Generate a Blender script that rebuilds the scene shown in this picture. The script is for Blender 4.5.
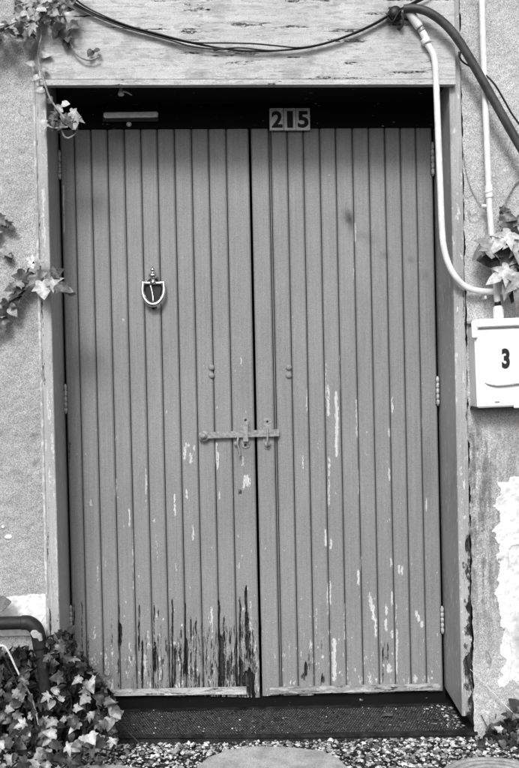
import bpy, bmesh, math, random
import numpy as np
from mathutils import Vector, Matrix

random.seed(7)
RNG = np.random.default_rng(11)
R = math.radians
for o in list(bpy.data.objects):
    bpy.data.objects.remove(o)
SC = bpy.context.scene
COL = SC.collection

# ------------------------------------------------------------------ camera
FPX, PW, PH = 900.0, 519.0, 768.0          # focal length in photo pixels
CAM = Vector((0.0, -3.1, 1.221))
YAW, PITCH, ROLL = R(0.8), R(0.9), R(0.8)
_f = Vector((math.sin(YAW) * math.cos(PITCH), math.cos(YAW) * math.cos(PITCH), -math.sin(PITCH)))
_r0 = _f.cross(Vector((0, 0, 1))).normalized()
_u0 = _r0.cross(_f)
_u = _u0 * math.cos(ROLL) + _r0 * math.sin(ROLL)
_r = _r0 * math.cos(ROLL) - _u0 * math.sin(ROLL)
cd = bpy.data.cameras.new('camera')
cd.sensor_fit = 'VERTICAL'; cd.sensor_height = 36.0
cd.lens = FPX / PH * 36.0
cd.clip_start = 0.05; cd.clip_end = 200
cam = bpy.data.objects.new('camera', cd); COL.objects.link(cam)
cam.matrix_world = Matrix((( _r.x, _u.x, -_f.x, CAM.x), (_r.y, _u.y, -_f.y, CAM.y), (_r.z, _u.z, -_f.z, CAM.z), (0, 0, 0, 1)))
SC.camera = cam

# ------------------------------------------------------------------ light (soft, overcast)
SUN_EL, SUN_AZ = R(39), R(-10)             # azimuth away from straight-on, towards the left
w = bpy.data.worlds.new('World'); SC.world = w; w.use_nodes = True
nt = w.node_tree; nt.nodes.clear()
sky = nt.nodes.new('ShaderNodeTexSky'); sky.sky_type = 'NISHITA'; sky.sun_disc = False
sky.sun_elevation = SUN_EL; sky.sun_rotation = R(180) - SUN_AZ; sky.dust_density = 4.0
bw = nt.nodes.new('ShaderNodeRGBToBW')     # black-and-white film: the sky's light without its blue
bg = nt.nodes.new('ShaderNodeBackground'); bg.inputs['Strength'].default_value = 0.095
wo = nt.nodes.new('ShaderNodeOutputWorld')
nt.links.new(sky.outputs[0], bw.inputs[0]); nt.links.new(bw.outputs[0], bg.inputs['Color']); nt.links.new(bg.outputs[0], wo.inputs['Surface'])
sl = bpy.data.lights.new('sun', 'SUN'); sl.energy = 1.5; sl.angle = R(15); sl.color = (1, 1, 1)
so = bpy.data.objects.new('sun', sl); COL.objects.link(so)
so.location = (-2, -6, 8)
sd = Vector((math.sin(SUN_AZ) * math.cos(SUN_EL), -math.cos(SUN_AZ) * math.cos(SUN_EL), math.sin(SUN_EL)))
so.rotation_euler = sd.to_track_quat('Z', 'Y').to_euler()
vs = SC.view_settings
vs.view_transform = 'Standard'; vs.look = 'None'; vs.gamma = 1.0; vs.use_curve_mapping = False
vs.exposure = 0.62

# ------------------------------------------------------------------ helpers
def at(px, py, Y):
    """the point of the plane y = Y that the photograph shows at pixel (px, py)"""
    d = _f * FPX + _r * (px - PW / 2) - _u * (py - PH / 2)
    return CAM + d * ((Y - CAM.y) / d.y)
def on_ground(px, py, z=0.0):
    d = _f * FPX + _r * (px - PW / 2) - _u * (py - PH / 2)
    return CAM + d * ((z - CAM.z) / d.z)
def pix(p):
    d = p - CAM; k = d @ _f if False else d.dot(_f)
    return d.dot(_r) / k * FPX + PW / 2, -d.dot(_u) / k * FPX + PH / 2
def pixel_arrays(V):
    D = V - np.array(CAM)
    k = D @ np.array(_f)
    return D @ np.array(_r) / k * FPX + PW / 2, -(D @ np.array(_u)) / k * FPX + PH / 2
def hsh(ix, iy, seed):
    h = (ix.astype(np.int64) * 374761393 + iy.astype(np.int64) * 668265263 + seed * 974711) & 0x7fffffff
    h = ((h ^ (h >> 13)) * 1274126177) & 0x7fffffff
    h = h ^ (h >> 16)
    return (h & 0xffff) / 65535.0
def vnoise(x, y, seed=0):
    ix = np.floor(x); iy = np.floor(y); fx = x - ix; fy = y - iy
    fx = fx * fx * (3 - 2 * fx); fy = fy * fy * (3 - 2 * fy)
    a = hsh(ix, iy, seed); b = hsh(ix + 1, iy, seed); c = hsh(ix, iy + 1, seed); d = hsh(ix + 1, iy + 1, seed)
    return (a * (1 - fx) + b * fx) * (1 - fy) + (c * (1 - fx) + d * fx) * fy
def fbm(x, y, seed=0, octv=4):
    s = 0; a = 0.5; t = 0
    for k in range(octv):
        s = s + a * vnoise(x * 2 ** k, y * 2 ** k, seed + k * 17); t += a; a *= 0.55
    return s / t
def sstep(a, b, x):
    t = np.clip((x - a) / (b - a), 0, 1); return t * t * (3 - 2 * t)

def thing(name, label, cat, loc=(0, 0, 0), group=None):
    o = bpy.data.objects.new(name, None); COL.objects.link(o)
    o.empty_display_size = 0.05
    o.location = loc; o['label'] = label; o['category'] = cat
    if group: o['group'] = group
    return o
def tag(o, label=None, cat=None, group=None, kind=None):
    if label: o['label'] = label
    if cat: o['category'] = cat
    if group: o['group'] = group
    if kind: o['kind'] = kind
    return o
def wloc(p):
    v = Vector((0, 0, 0))
    while p is not None:
        v = v + p.location; p = p.parent
    return v
def mk(name, verts, faces, mat, parent=None, attrs=None, smooth=False, origin=None):
    V = np.array([tuple(v) for v in verts] if not isinstance(verts, np.ndarray) else verts, dtype=float)
    c = Vector(origin) if origin is not None else Vector(((V.min(0) + V.max(0)) / 2).tolist())
    me = bpy.data.meshes.new(name)
    me.from_pydata((V - np.array(c)).tolist(), [], faces if isinstance(faces, list) else faces.tolist())
    if attrs:
        for k, a in attrs.items():
            at_ = me.attributes.new(k, 'FLOAT', 'POINT'); at_.data.foreach_set('value', np.asarray(a, dtype=np.float32))
    me.materials.append(mat)
    if smooth:
        me.polygons.foreach_set('use_smooth', [True] * len(me.polygons))
    me.update()
    o = bpy.data.objects.new(name, me); COL.objects.link(o)
    o.location = c - wloc(parent)
    if parent is not None: o.parent = parent
    return o
def fix_normals(o):
    bm = bmesh.new(); bm.from_mesh(o.data); bmesh.ops.recalc_face_normals(bm, faces=bm.faces); bm.to_mesh(o.data); bm.free(); return o
def bevel(o, w=0.002, seg=1):
    bm = bmesh.new(); bm.from_mesh(o.data)
    bmesh.ops.recalc_face_normals(bm, faces=bm.faces)
    es = [e for e in bm.edges if len(e.link_faces) == 2 and e.calc_face_angle(0) > 0.5]
    bmesh.ops.bevel(bm, geom=es, offset=w, segments=seg, affect='EDGES', clamp_overlap=True)
    bm.to_mesh(o.data); bm.free(); return o
def prism(name, pts, Y0, Y1, mat, parent=None, bev=0.0, smooth=False):
    """outline given in photo pixels on the plane Y0 (front), made solid back to Y1"""
    F = [at(x, y, Y0) for x, y in pts]; n = len(F)
    B = [Vector((p.x, Y1, p.z)) for p in F]
    faces = [list(range(n)), list(range(2 * n - 1, n - 1, -1))] + [[i, i + n, (i + 1) % n + n, (i + 1) % n] for i in range(n)]
    o = mk(name, F + B, faces, mat, parent)
    if bev: bevel(o, bev, 2)
    else: fix_normals(o)
    return o
def catmull(P, k=8):
    P = [Vector(p) for p in P]; out = []
    for i in range(len(P) - 1):
        p0 = P[max(i - 1, 0)]; p1 = P[i]; p2 = P[i + 1]; p3 = P[min(i + 2, len(P) - 1)]
        for s in range(k):
            t = s / k
            out.append(0.5 * ((2 * p1) + (p2 - p0) * t + (2 * p0 - 5 * p1 + 4 * p2 - p3) * t * t + (3 * p1 - p0 - 3 * p2 + p3) * t ** 3))
    out.append(P[-1]); return out
def tube_geo(P, rad, seg=10):
    V = []; Fc = []; n = len(P); prev = None
    for i, p in enumerate(P):
        t = (P[min(i + 1, n - 1)] - P[max(i - 1, 0)]).normalized()
        if prev is None:
            a = Vector((0, 1, 0)) if abs(t.y) < 0.9 else Vector((1, 0, 0))
            prev = (a - t * a.dot(t)).normalized()
        prev = (prev - t * prev.dot(t)).normalized(); b = t.cross(prev)
        r = rad[i] if hasattr(rad, '__len__') else rad
        for s in range(seg):
            an = 2 * math.pi * s / seg
            V.append(p + prev * (r * math.cos(an)) + b * (r * math.sin(an)))
        if i:
            o = (i - 1) * seg
            for s in range(seg):
                Fc.append([o + s, o + (s + 1) % seg, o + seg + (s + 1) % seg, o + seg + s])
    Fc.append(list(range(seg))[::-1]); Fc.append([(n - 1) * seg + s for s in range(seg)])
    return V, Fc
def tube(name, P, rad, mat, parent=None, seg=10, k=8):
    Q = catmull(P, k) if k > 1 else [Vector(p) for p in P]
    if hasattr(rad, '__len__'):
        rr = np.interp(np.linspace(0, 1, len(Q)), np.linspace(0, 1, len(rad)), rad).tolist()
    else: rr = rad
    V, F = tube_geo(Q, rr, seg)
    o = mk(name, V, F, mat, parent, smooth=True); fix_normals(o); return o
def lathe(name, prof, base, axis, mat, parent=None, seg=20):
    """prof: (radius, distance along axis)"""
    axis = Vector(axis).normalized()
    a = axis.orthogonal().normalized(); b = axis.cross(a)
    V = []; F = []
    for i, (r, h) in enumerate(prof):
        for s in range(seg):
            an = 2 * math.pi * s / seg
            V.append(Vector(base) + axis * h + (a * math.cos(an) + b * math.sin(an)) * max(r, 1e-5))
        if i:
            o = (i - 1) * seg
            for s in range(seg): F.append([o + s, o + (s + 1) % seg, o + seg + (s + 1) % seg, o + seg + s])
    F.append(list(range(seg))[::-1]); F.append([(len(prof) - 1) * seg + s for s in range(seg)])
    o = mk(name, V, F, mat, parent, smooth=True); fix_normals(o); return o
def box(name, x0, x1, y0, y1, z0, z1, mat, parent=None, bev=0.0):
    V = [(x, y, z) for x in (x0, x1) for y in (y0, y1) for z in (z0, z1)]
    F = [[0, 1, 3, 2], [4, 6, 7, 5], [0, 4, 5, 1], [2, 3, 7, 6], [0, 2, 6, 4], [1, 5, 7, 3]]
    o = mk(name, V, F, mat, parent)
    if bev: bevel(o, bev, 2)
    else: fix_normals(o)
    return o
def sheet(TL, TR, BR, BL, us, vs_, back_y, disp=None, attrf=None, chamfer=0.0, name='board', mat=None, parent=None, splay=0.0):
    """a board: its front a fine grid between four corners, carved by disp (metres inwards), solid back to back_y.
    attrf(px, py, V) gives the wear attributes"""
    us = np.asarray(us); vs_ = np.asarray(vs_); nu, nv = len(us), len(vs_)
    U, W = np.meshgrid(us, vs_)
    TL, TR, BR, BL = [np.array(p) for p in (TL, TR, BR, BL)]
    U3, W3 = U[..., None], W[..., None]
    V = (TL * (1 - U3) + TR * U3) * (1 - W3) + (BL * (1 - U3) + BR * U3) * W3
    V = V.reshape(-1, 3); px, py = pixel_arrays(V)
    A = attrf(px, py, V) if attrf else {}
    d = disp(px, py, V, A) if disp else np.zeros(len(V))
    if chamfer:
        wid = np.linalg.norm(TR - TL); e = np.minimum(U, 1 - U).reshape(-1) * wid
        d = d + np.clip(chamfer - e, 0, None) * 1.1
    V = V.copy(); V[:, 1] += np.minimum(d, back_y - V[:, 1] - 0.001)
    idx = np.arange(nu * nv).reshape(nv, nu)
    q = np.stack([idx[:-1, :-1], idx[1:, :-1], idx[1:, 1:], idx[:-1, 1:]], -1).reshape(-1, 4)
    loop = np.concatenate([idx[0, :-1], idx[:-1, -1], idx[-1, :0:-1], idx[:0:-1, 0]])
    m = len(loop); Bv = V[loop].copy(); Bv[:, 1] = back_y; Bv[:, 0] += splay
    Cv = V[loop].copy(); Cv[:, 1] = np.minimum(Cv[:, 1] + .008, Cv[:, 1] * .5 + back_y * .5)
    n0 = len(V); V2 = np.vstack([V, Cv, Bv])
    j = np.arange(m); j1 = (j + 1) % m
    side = np.stack([loop, loop[j1], n0 + j1, n0 + j], -1)
    side2 = np.stack([n0 + j, n0 + j1, n0 + m + j1, n0 + m + j], -1)
    faces = q.tolist() + side.tolist() + side2.tolist() + [list(range(n0 + m, n0 + 2 * m))]
    at2 = {k: np.concatenate([a, a[loop] * (.5 if k in ('rot', 'flake') else 1), a[loop] * (0 if k in ('rot', 'flake') else 1)]) for k, a in A.items()}
    return mk(name, V2, faces, mat, parent, at2)

# ------------------------------------------------------------------ materials (greys: the photograph is black and white)
class N:
    def __init__(s, name):
        s.m = bpy.data.materials.new(name); s.m.use_nodes = True; s.t = s.m.node_tree; s.t.nodes.clear()
        s.out = s.t.nodes.new('ShaderNodeOutputMaterial'); s.b = s.t.nodes.new('ShaderNodeBsdfPrincipled')
        s.t.links.new(s.b.outputs[0], s.out.inputs['Surface'])
        s.geo = s.t.nodes.new('ShaderNodeNewGeometry')
    def put(s, sock, v):
        if isinstance(v, (int, float)):
            sock.default_value = v if sock.type == 'VALUE' else (v, v, v, 1) if sock.type == 'RGBA' else (v, v, v)
        elif isinstance(v, tuple): sock.default_value = v
        else: s.t.links.new(v, sock)
    def math(s, op, a, b=0.0, clamp=False):
        n = s.t.nodes.new('ShaderNodeMath'); n.operation = op; n.use_clamp = clamp
        s.put(n.inputs[0], a); s.put(n.inputs[1], b); return n.outputs[0]
    def pos(s, sc=(1, 1, 1)):
        n = s.t.nodes.new('ShaderNodeVectorMath'); n.operation = 'MULTIPLY'
        s.t.links.new(s.geo.outputs['Position'], n.inputs[0]); n.inputs[1].default_value = sc
        r = s.t.nodes.new('ShaderNodeVectorRotate'); r.rotation_type = 'AXIS_ANGLE'      # keeps flat faces off the noise lattice
        r.inputs['Axis'].default_value = (0, 0, 1) if sc[2] != 1 else (1, 0, 0) if sc[0] != 1 else (.5, .6, .62)
        r.inputs['Angle'].default_value = R(37); s.t.links.new(n.outputs[0], r.inputs['Vector']); return r.outputs[0]
    def noise(s, scale, stretch=(1, 1, 1), detail=3.0, rough=0.55, dist=0.0):
        n = s.t.nodes.new('ShaderNodeTexNoise'); n.inputs['Scale'].default_value = scale
        n.inputs['Detail'].default_value = detail; n.inputs['Roughness'].default_value = rough; n.inputs['Distortion'].default_value = dist
        s.t.links.new(s.pos(stretch), n.inputs['Vector']); return n.outputs[0]
    def step(s, v, a, b, lo=0.0, hi=1.0):
        n = s.t.nodes.new('ShaderNodeMapRange'); n.interpolation_type = 'SMOOTHSTEP'
        s.put(n.inputs['Value'], v); n.inputs['From Min'].default_value = a; n.inputs['From Max'].default_value = b
        n.inputs['To Min'].default_value = lo; n.inputs['To Max'].default_value = hi; return n.outputs[0]
    def mix(s, f, a, b):
        n = s.t.nodes.new('ShaderNodeMix'); n.data_type = 'FLOAT'
        s.put(n.inputs[0], f); s.put(n.inputs[2], a); s.put(n.inputs[3], b); return n.outputs[0]
    def attr(s, name):
        n = s.t.nodes.new('ShaderNodeAttribute'); n.attribute_name = name; return n.outputs['Fac']
    def color(s, v): s.put(s.b.inputs['Base Color'], v) if isinstance(v, (int, float)) else s.t.links.new(v, s.b.inputs['Base Color'])
    def rough(s, v): s.put(s.b.inputs['Roughness'], v)
    def spec(s, v): s.b.inputs['Specular IOR Level'].default_value = v
    def bump(s, h, strength=0.3, dist=0.003):
        n = s.t.nodes.new('ShaderNodeBump'); n.inputs['Strength'].default_value = strength; n.inputs['Distance'].default_value = dist
        s.t.links.new(h, n.inputs['Height']); s.t.links.new(n.outputs[0], s.b.inputs['Normal'])

def painted_wood(name, paint, under, axis='z', loose=0.66, var=0.25, wood=(0.004, 0.15), rough=0.55, grain=0.30, crackle=0.0):
    """old paint on timber; 'flake' bares primer, 'rot' bares dark timber, 'stain' is soot, grime and painted shadow"""
    n = N(name)
    st = (1, 1, 0.10) if axis == 'z' else (0.10, 1, 1)
    st2 = (1, 1, 0.03) if axis == 'z' else (0.03, 1, 1)
    streak = n.noise(110, st, 4, 0.6); fibre = n.noise(420, st2, 3, 0.6); speck = n.noise(520, (1, 1, 1), 2, 0.6)
    broad = n.noise(3.1, (1, 1, .6), 4, 0.6); chips = n.noise(75, (1, 1, .45) if axis == 'z' else (.35, 1, 1), 5, 0.6)
    brush = n.noise(190, st2, 2, 0.5)
    p = n.math('MULTIPLY', paint, n.step(broad, .25, .75, 1 - var, 1 + var))
    p = n.math('MULTIPLY', p, n.step(speck, .3, .7, 1 - grain, 1 + grain))
    p = n.math('MULTIPLY', p, n.step(brush, .3, .7, .93, 1.07))
    if crackle:
        cr = n.math('SUBTRACT', 1.0, n.step(n.math('ABSOLUTE', n.math('SUBTRACT', n.noise(26, (.07, 1, 1) if axis == 'x' else (1, 1, .10), 6, .68, .25), .5)), 0, .014))
        cr = n.math('MULTIPLY', cr, n.step(n.noise(9, (1, 1, 1), 3), .42, .62))
        p = n.mix(n.math('MULTIPLY', cr, crackle), p, 0.03)
    rag = n.noise(260, (1, 1, .35) if axis == 'z' else (.35, 1, 1), 4, .7)
    ragged = n.math('ADD', n.math('MULTIPLY', n.math('SUBTRACT', streak, .5), 1.3), n.math('MULTIPLY', n.math('SUBTRACT', rag, .5), 1.7))
    fl = n.math('ADD', n.attr('flake'), n.math('MULTIPLY', ragged, n.step(n.attr('flake'), .03, .25)))
    fl = n.step(fl, .40, .50)
    loosef = n.math('ADD', chips, n.math('MULTIPLY', n.attr('wear'), .16))
    fl2 = n.step(loosef, loose, loose + .02)
    flk = n.math('MAXIMUM', fl, fl2)
    u = n.math('MULTIPLY', under, n.step(fibre, .3, .7, .75, 1.15))
    c = n.mix(flk, p, u)
    rt = n.math('ADD', n.attr('rot'), n.math('MULTIPLY', n.math('MULTIPLY', ragged, .75), n.step(n.attr('rot'), .03, .25)))
    dec = n.noise(150, (1, 1, .11) if axis == 'z' else (.11, 1, 1), 5, .72, .3)
    rt = n.math('MAXIMUM', rt, n.math('MULTIPLY', n.attr('decay'), n.step(dec, .47, .60, 0, 1.0)))
    rtm = n.step(rt, .38, .50)
    wd = n.step(n.math('ADD', fibre, n.math('MULTIPLY', n.math('SUBTRACT', .75, rt), .25)), .35, .8, wood[0], wood[1])
    c = n.mix(rtm, c, wd)
    c = n.math('MULTIPLY', c, n.math('SUBTRACT', 1.0, n.math('MULTIPLY', n.attr('stain_shade'), n.step(n.noise(40, (1, 1, 1), 4), .2, .8, .55, 1.0))))
    n.color(c); n.rough(n.mix(rtm, rough, .9)); n.spec(.3 if paint > .05 else .12)
    h = n.math('ADD', n.math('MULTIPLY', flk, -.35), n.math('ADD', n.math('MULTIPLY', fibre, .25), n.math('MULTIPLY', streak, .35)))
    h = n.math('ADD', h, n.math('MULTIPLY', n.math('MULTIPLY', rtm, fibre), 1.0))
    n.bump(h, .35, .003)
    return n.m

M = {}
M['door'] = painted_wood('door_paint', 0.25, 0.62, 'z', loose=.72, var=.10, grain=.30)
M['jamb'] = painted_wood('jamb_paint', 0.36, 0.62, 'z', loose=.66, var=.22, grain=.22, crackle=.5)
M['lintel'] = painted_wood('lintel_paint', 0.52, 0.44, 'x', loose=.62, var=.10, grain=.26, crackle=.75, rough=.65)
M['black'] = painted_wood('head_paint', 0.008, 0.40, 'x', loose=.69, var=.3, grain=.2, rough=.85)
M['strip'] = painted_wood('strip_wood', 0.52, 0.30, 'x', loose=.60, var=.2, grain=.15, crackle=.5, rough=.8)
M['strip_dark'] = painted_wood('bare_strip_wood', 0.30, 0.48, 'x', loose=.60, var=.25, grain=.25, crackle=.6, rough=.85)

def stucco():
    n = N('stucco')
    b1 = n.noise(5, (1, 1, .7), 5, .6); b2 = n.noise(28, (1, 1, 1), 5, .65); sp = n.noise(300, (1, 1, 1), 2, .6); st = n.noise(60, (1, 1, .12), 4, .6)
    crk = n.math('SUBTRACT', 1.0, n.step(n.math('ABSOLUTE', n.math('SUBTRACT', n.noise(3.2, (1, 1, .6), 3, .55, .2), .5)), 0, .0035))
    base = n.math('MULTIPLY', n.mix(n.attr('pale'), .36, .54), n.step(b1, .3, .7, .90, 1.10))
    base = n.math('MULTIPLY', base, n.step(b2, .3, .7, .92, 1.08))
    base = n.math('MULTIPLY', base, n.step(sp, .32, .68, .62, 1.36))
    rough_zone = n.math('MULTIPLY', n.attr('rough'), n.step(n.math('ADD', n.math('MULTIPLY', st, .6), n.math('MULTIPLY', b2, .4)), .40, .60, .0, 1.0))
    base = n.mix(rough_zone, base, n.math('MULTIPLY', n.step(sp, .3, .7, .7, 1.3), .17))
    pm = n.step(n.math('ADD', n.attr('patch'), n.math('MULTIPLY', n.math('SUBTRACT', b2, .5), .7)), .44, .52)
    white = n.math('MULTIPLY', .80, n.step(n.noise(45, (1, 1, 1), 5), .25, .6, .72, 1.06))
    c = n.mix(pm, base, white)
    c = n.mix(n.math('MULTIPLY', crk, n.step(n.noise(6, (1, 1, 1), 2), .45, .6, 0, .5)), c, .06)
    c = n.math('MULTIPLY', c, n.math('SUBTRACT', 1.0, n.math('MULTIPLY', n.attr('stain_shade'), n.step(b2, .2, .7, .5, 1.0))))
    n.color(c); n.rough(.92); n.spec(.15)
    h = n.math('ADD', n.math('MULTIPLY', sp, .5), n.math('ADD', n.math('MULTIPLY', b2, .8), n.math('MULTIPLY', pm, .5)))
    n.bump(h, .55, .004); return n.m
M['stucco'] = stucco()
def plain(name, v, rough=.5, var=.15, sc=40, metallic=0.0, bump=.15, spec=.4, fine=.08):
    n = N(name); a = n.noise(sc, (1, 1, 1), 5, .6); f = n.noise(330, (1, 1, 1), 1)
    c = n.math('MULTIPLY', n.math('MULTIPLY', v, n.step(a, .3, .7, 1 - var, 1 + var)), n.step(f, .3, .7, 1 - fine, 1 + fine))
    n.color(c); n.rough(n.step(a, .3, .7, max(rough - .1, 0), min(rough + .1, 1))); n.spec(spec)
    n.b.inputs['Metallic'].default_value = metallic
    if bump: n.bump(a, bump, .002)
    return n.m
M['cable'] = plain('cable_rubber', .018, .55, .4)
M['thick_cable'] = plain('thick_cable_rubber', .055, .5, .3)
M['white'] = plain('white_enamel', .80, .35, .05, 12, bump=.04, fine=.03)
M['white_pipe'] = plain('white_pipe_paint', .80, .4, .12, 30, fine=.05)
M['steel'] = plain('worn_steel', .42, .42, .35, 90, metallic=.5)
M['chrome'] = plain('polished_metal', .80, .16, .1, 60, metallic=1.0, bump=.03)
M['bright'] = plain('bright_metal', .9, .4, .15, 60, metallic=.3)
M['dark_metal'] = plain('blackened_metal', .012, .45, .4, 60)
M['ink'] = plain('black_ink', .010, .6, .1, bump=0)
M['tile'] = plain('number_tile', .80, .5, .14, 60, fine=.12)
M['hinge'] = plain('hinge_paint', .45, .5, .4, 120)
M['latch'] = plain('painted_latch', .27, .5, .35, 110)
M['drain'] = plain('drain_pipe', .016, .6, .4, 60)
M['stone'] = plain('paving_stone', .40, .9, .22, 18, bump=.6, spec=.15, fine=.25)
M['log'] = plain('cut_timber', .34, .9, .3, 30, bump=.6, spec=.15, fine=.2)
M['slate'] = plain('slate', .20, .8, .3, 40, bump=.4, fine=.2)
M['stem'] = plain('vine_stem', .30, .8, .35, 120, fine=.2)
M['pale_stem'] = plain('dry_stalk', .62, .8, .2, 120)
M['dark_stem'] = plain('dark_vine_stem', .05, .8, .35, 120)
M['interior'] = plain('interior_dark', .03, .9, .2)
M['tread'] = plain('tread_plate', .022, .75, .6, 25, bump=.3, fine=.35, spec=.2)
M['rib'] = plain('tread_rib', .060, .6, .5, 60, bump=.2, fine=.3)
M['soil'] = plain('soil', .035, 1.0, .4, 30, bump=.6, spec=.1)
M['pebble'] = plain('white_pebble', .72, .7, .1, 60)
def leafmat(name, v, rough):
    n = N(name)
    vein = n.attr('vein'); a = n.noise(70, (1, 1, 1), 4); f = n.noise(300, (1, 1, 1), 1)
    c = n.math('MULTIPLY', v, n.step(a, .3, .7, .7, 1.25)); c = n.math('MULTIPLY', c, n.step(f, .3, .7, .88, 1.12))
    c = n.math('MULTIPLY', c, n.math('ADD', 1.0, n.math('MULTIPLY', vein, .45)))
    n.color(c); n.rough(rough); n.spec(.5); n.bump(a, .2, .003)
    return n.m
LEAFM = [leafmat('leaf_dark', .022, .5), leafmat('leaf_mid', .075, .42), leafmat('leaf_pale', .24, .42), leafmat('leaf_light', .38, .45)]  # sky gloss on the leaves is put into the colour of the paler tones
def chipmat():
    n = N('gravel_chips'); t = n.attr('tone'); f = n.noise(200, (1, 1, 1), 3)
    n.color(n.math('MULTIPLY', t, n.step(f, .3, .7, .7, 1.25))); n.rough(.85); n.spec(.2); return n.m
M['chip'] = chipmat()

# ------------------------------------------------------------------ the leaning lines of the old opening, measured in the photograph
YD, YW = 0.0, -0.23                         # door faces / wall face
def lean(x):                                # how far a line runs to the right per pixel downwards
    return np.interp(x, [0, 64, 254, 437, 519], [.027, .0255, .0206, .0204, .0204])
def vx(x350, y): return x350 + lean(x350) * (y - 350)

# ------------------------------------------------------------------ ground
GZ = .024
GX = np.concatenate([np.linspace(-60, -2, 12), np.linspace(-1.9, 1.9, 96), np.linspace(2, 60, 12)])
GY = np.concatenate([np.linspace(-60, -1.2, 10), np.linspace(-1.1, -0.14, 40), [0.0, .3]])
gx, gy = np.meshgrid(GX, GY)
gz = (fbm(gx * 9, gy * 9, 3) - .5) * .022 * (np.abs(gx) < 1.95) * (gy > -1.15)
gi = np.arange(gx.size).reshape(gx.shape)
gq = np.stack([gi[:-1, :-1], gi[:-1, 1:], gi[1:, 1:], gi[1:, :-1]], -1).reshape(-1, 4)
tag(mk('ground', np.stack([gx, gy, gz + GZ - .004], -1).reshape(-1, 3), gq, M['soil'], smooth=True), kind='structure')

def chips(name, spots, sizes, tones, zs, flat=.55):
    base = np.array([(0, 0, 1), (0, 0, -1), (1, 0, 0), (-1, 0, 0), (0, 1, 0), (0, -1, 0)], float)
    tri = np.array([(0, 2, 4), (0, 4, 3), (0, 3, 5), (0, 5, 2), (1, 4, 2), (1, 3, 4), (1, 5, 3), (1, 2, 5)])
    V = []; F = []; T = []
    for i, (x, y) in enumerate(spots):
        q = base * RNG.uniform(.55, 1.25, (6, 3)) + RNG.uniform(-.22, .22, (6, 3))
        q[:, 2] *= flat
        a = RNG.uniform(0, 6.28); ti = RNG.uniform(-.5, .5)
        ca, sa, ct, s_ = math.cos(a), math.sin(a), math.cos(ti), math.sin(ti)
        q = q @ np.array([[ca, -sa, 0], [sa, ca, 0], [0, 0, 1]]) @ np.array([[1, 0, 0], [0, ct, -s_], [0, s_, ct]])
        V.append(q * sizes[i] + np.array([x, y, zs[i]])); F.append(tri + 6 * i); T.append(np.full(6, tones[i]))
    o = mk(name, np.vstack(V), np.vstack(F), M['chip'], None, {'tone': np.concatenate(T)})
    return tag(o, kind='stuff')
def slab_here(px, py):
    return (200 < px < 345 and py > 747 + abs(px - 268) * .13)
spots = []; sizes = []; tones = []; zs = []
for k in range(15000):
    x = random.uniform(-1.15, 1.2); y = -0.235 - random.random() ** 1.3 * .55
    p = pix(Vector((x, y, 0)))
    s = random.choice([.003, .004, .005, .006, .007, .010]) * random.uniform(.7, 1.3)
    spots.append((x, y)); sizes.append(s); zs.append(GZ + random.uniform(-.002, .010))
    tones.append(random.choice([.04, .10, .25, .42, .6, .75]) * random.uniform(.8, 1.1))
g = chips('gravel', spots, sizes, tones, zs); tag(g, 'pale stone chips strewn in front of the door sill', 'gravel')

def stone(name, outline, top, depth, mat, label, cat, rings=False):
    bm = bmesh.new(); P = [bm.verts.new((x, y, top + random.uniform(-.003, .003))) for x, y in outline]
    bm.faces.new(P); r = bmesh.ops.extrude_face_region(bm, geom=bm.faces[:])
    bmesh.ops.translate(bm, verts=[v for v in r['geom'] if isinstance(v, bmesh.types.BMVert)], vec=(0, 0, -depth))
    bmesh.ops.recalc_face_normals(bm, faces=bm.faces)
    bmesh.ops.bevel(bm, geom=bm.edges[:], offset=.008, segments=3, affect='EDGES', clamp_overlap=True)
    V = [v.co.copy() for v in bm.verts]; bm.verts.index_update(); F = [[v.index for v in f.verts] for f in bm.faces]; bm.free()
    o = mk(name, V, F, mat, smooth=False); tag(o, label, cat); return o
def gp(px, py, z=.04): p = on_ground(px, py, z); return (p.x, p.y)
o = stone('paving_stone', [gp(196, 766), gp(206, 757), gp(228, 749), gp(255, 746), gp(290, 747), gp(322, 750), gp(340, 757), gp(350, 768), gp(352, 800), gp(300, 850), gp(225, 850), gp(190, 800)],
          .040, .05, M['stone'], 'pale flat paving stone set in the gravel before the door', 'paving stone')
o = stone('paving_stone', [gp(60, 768), gp(84, 763), gp(120, 762), gp(148, 766), gp(152, 800), gp(120, 840), gp(60, 830)],
          .036, .04, M['stone'], 'small paving stone in the gravel beside the ivy bush', 'paving stone')
# ringed timber slice at the right
lg = thing('timber_slice', 'round timber slice with growth rings laid in gravel beside wall plant', 'log slice', tuple(on_ground(500, 790, 0)))
cx_, cy_ = gp(498, 782, .04)
for k in range(7):
    r0, r1 = .165 - k * .024, .165 - k * .024 - .0215
    prof = [(r0, 0), (r0, .026 + k * .0006), (r0 - .002, .028 + k * .0006), (max(r1, .001), .028 + k * .0006), (max(r1, .001), 0)]
    lathe('growth_ring', prof, (cx_, cy_, 0.014), (0, 0, 1), M['log'], lg, seg=40)
# white pebble by the sill
p0 = on_ground(105, 744, .034)
bm = bmesh.new(); bmesh.ops.create_icosphere(bm, subdivisions=3, radius=1)
for v in bm.verts:
    k = .9 + .2 * math.sin(v.co.x * 2.3 + 1) * math.cos(v.co.y * 2); v.co = Vector((v.co.x * .020 * k, v.co.y * .016 * k, v.co.z * .016 * k)) + p0
V = [v.co.copy() for v in bm.verts]; bm.verts.index_update(); F = [[v.index for v in f.verts] for f in bm.faces]; bm.free()
tag(mk('pebble', V, F, M['pebble'], smooth=True), 'smooth white pebble lying against the sill next to the ivy', 'pebble')

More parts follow.
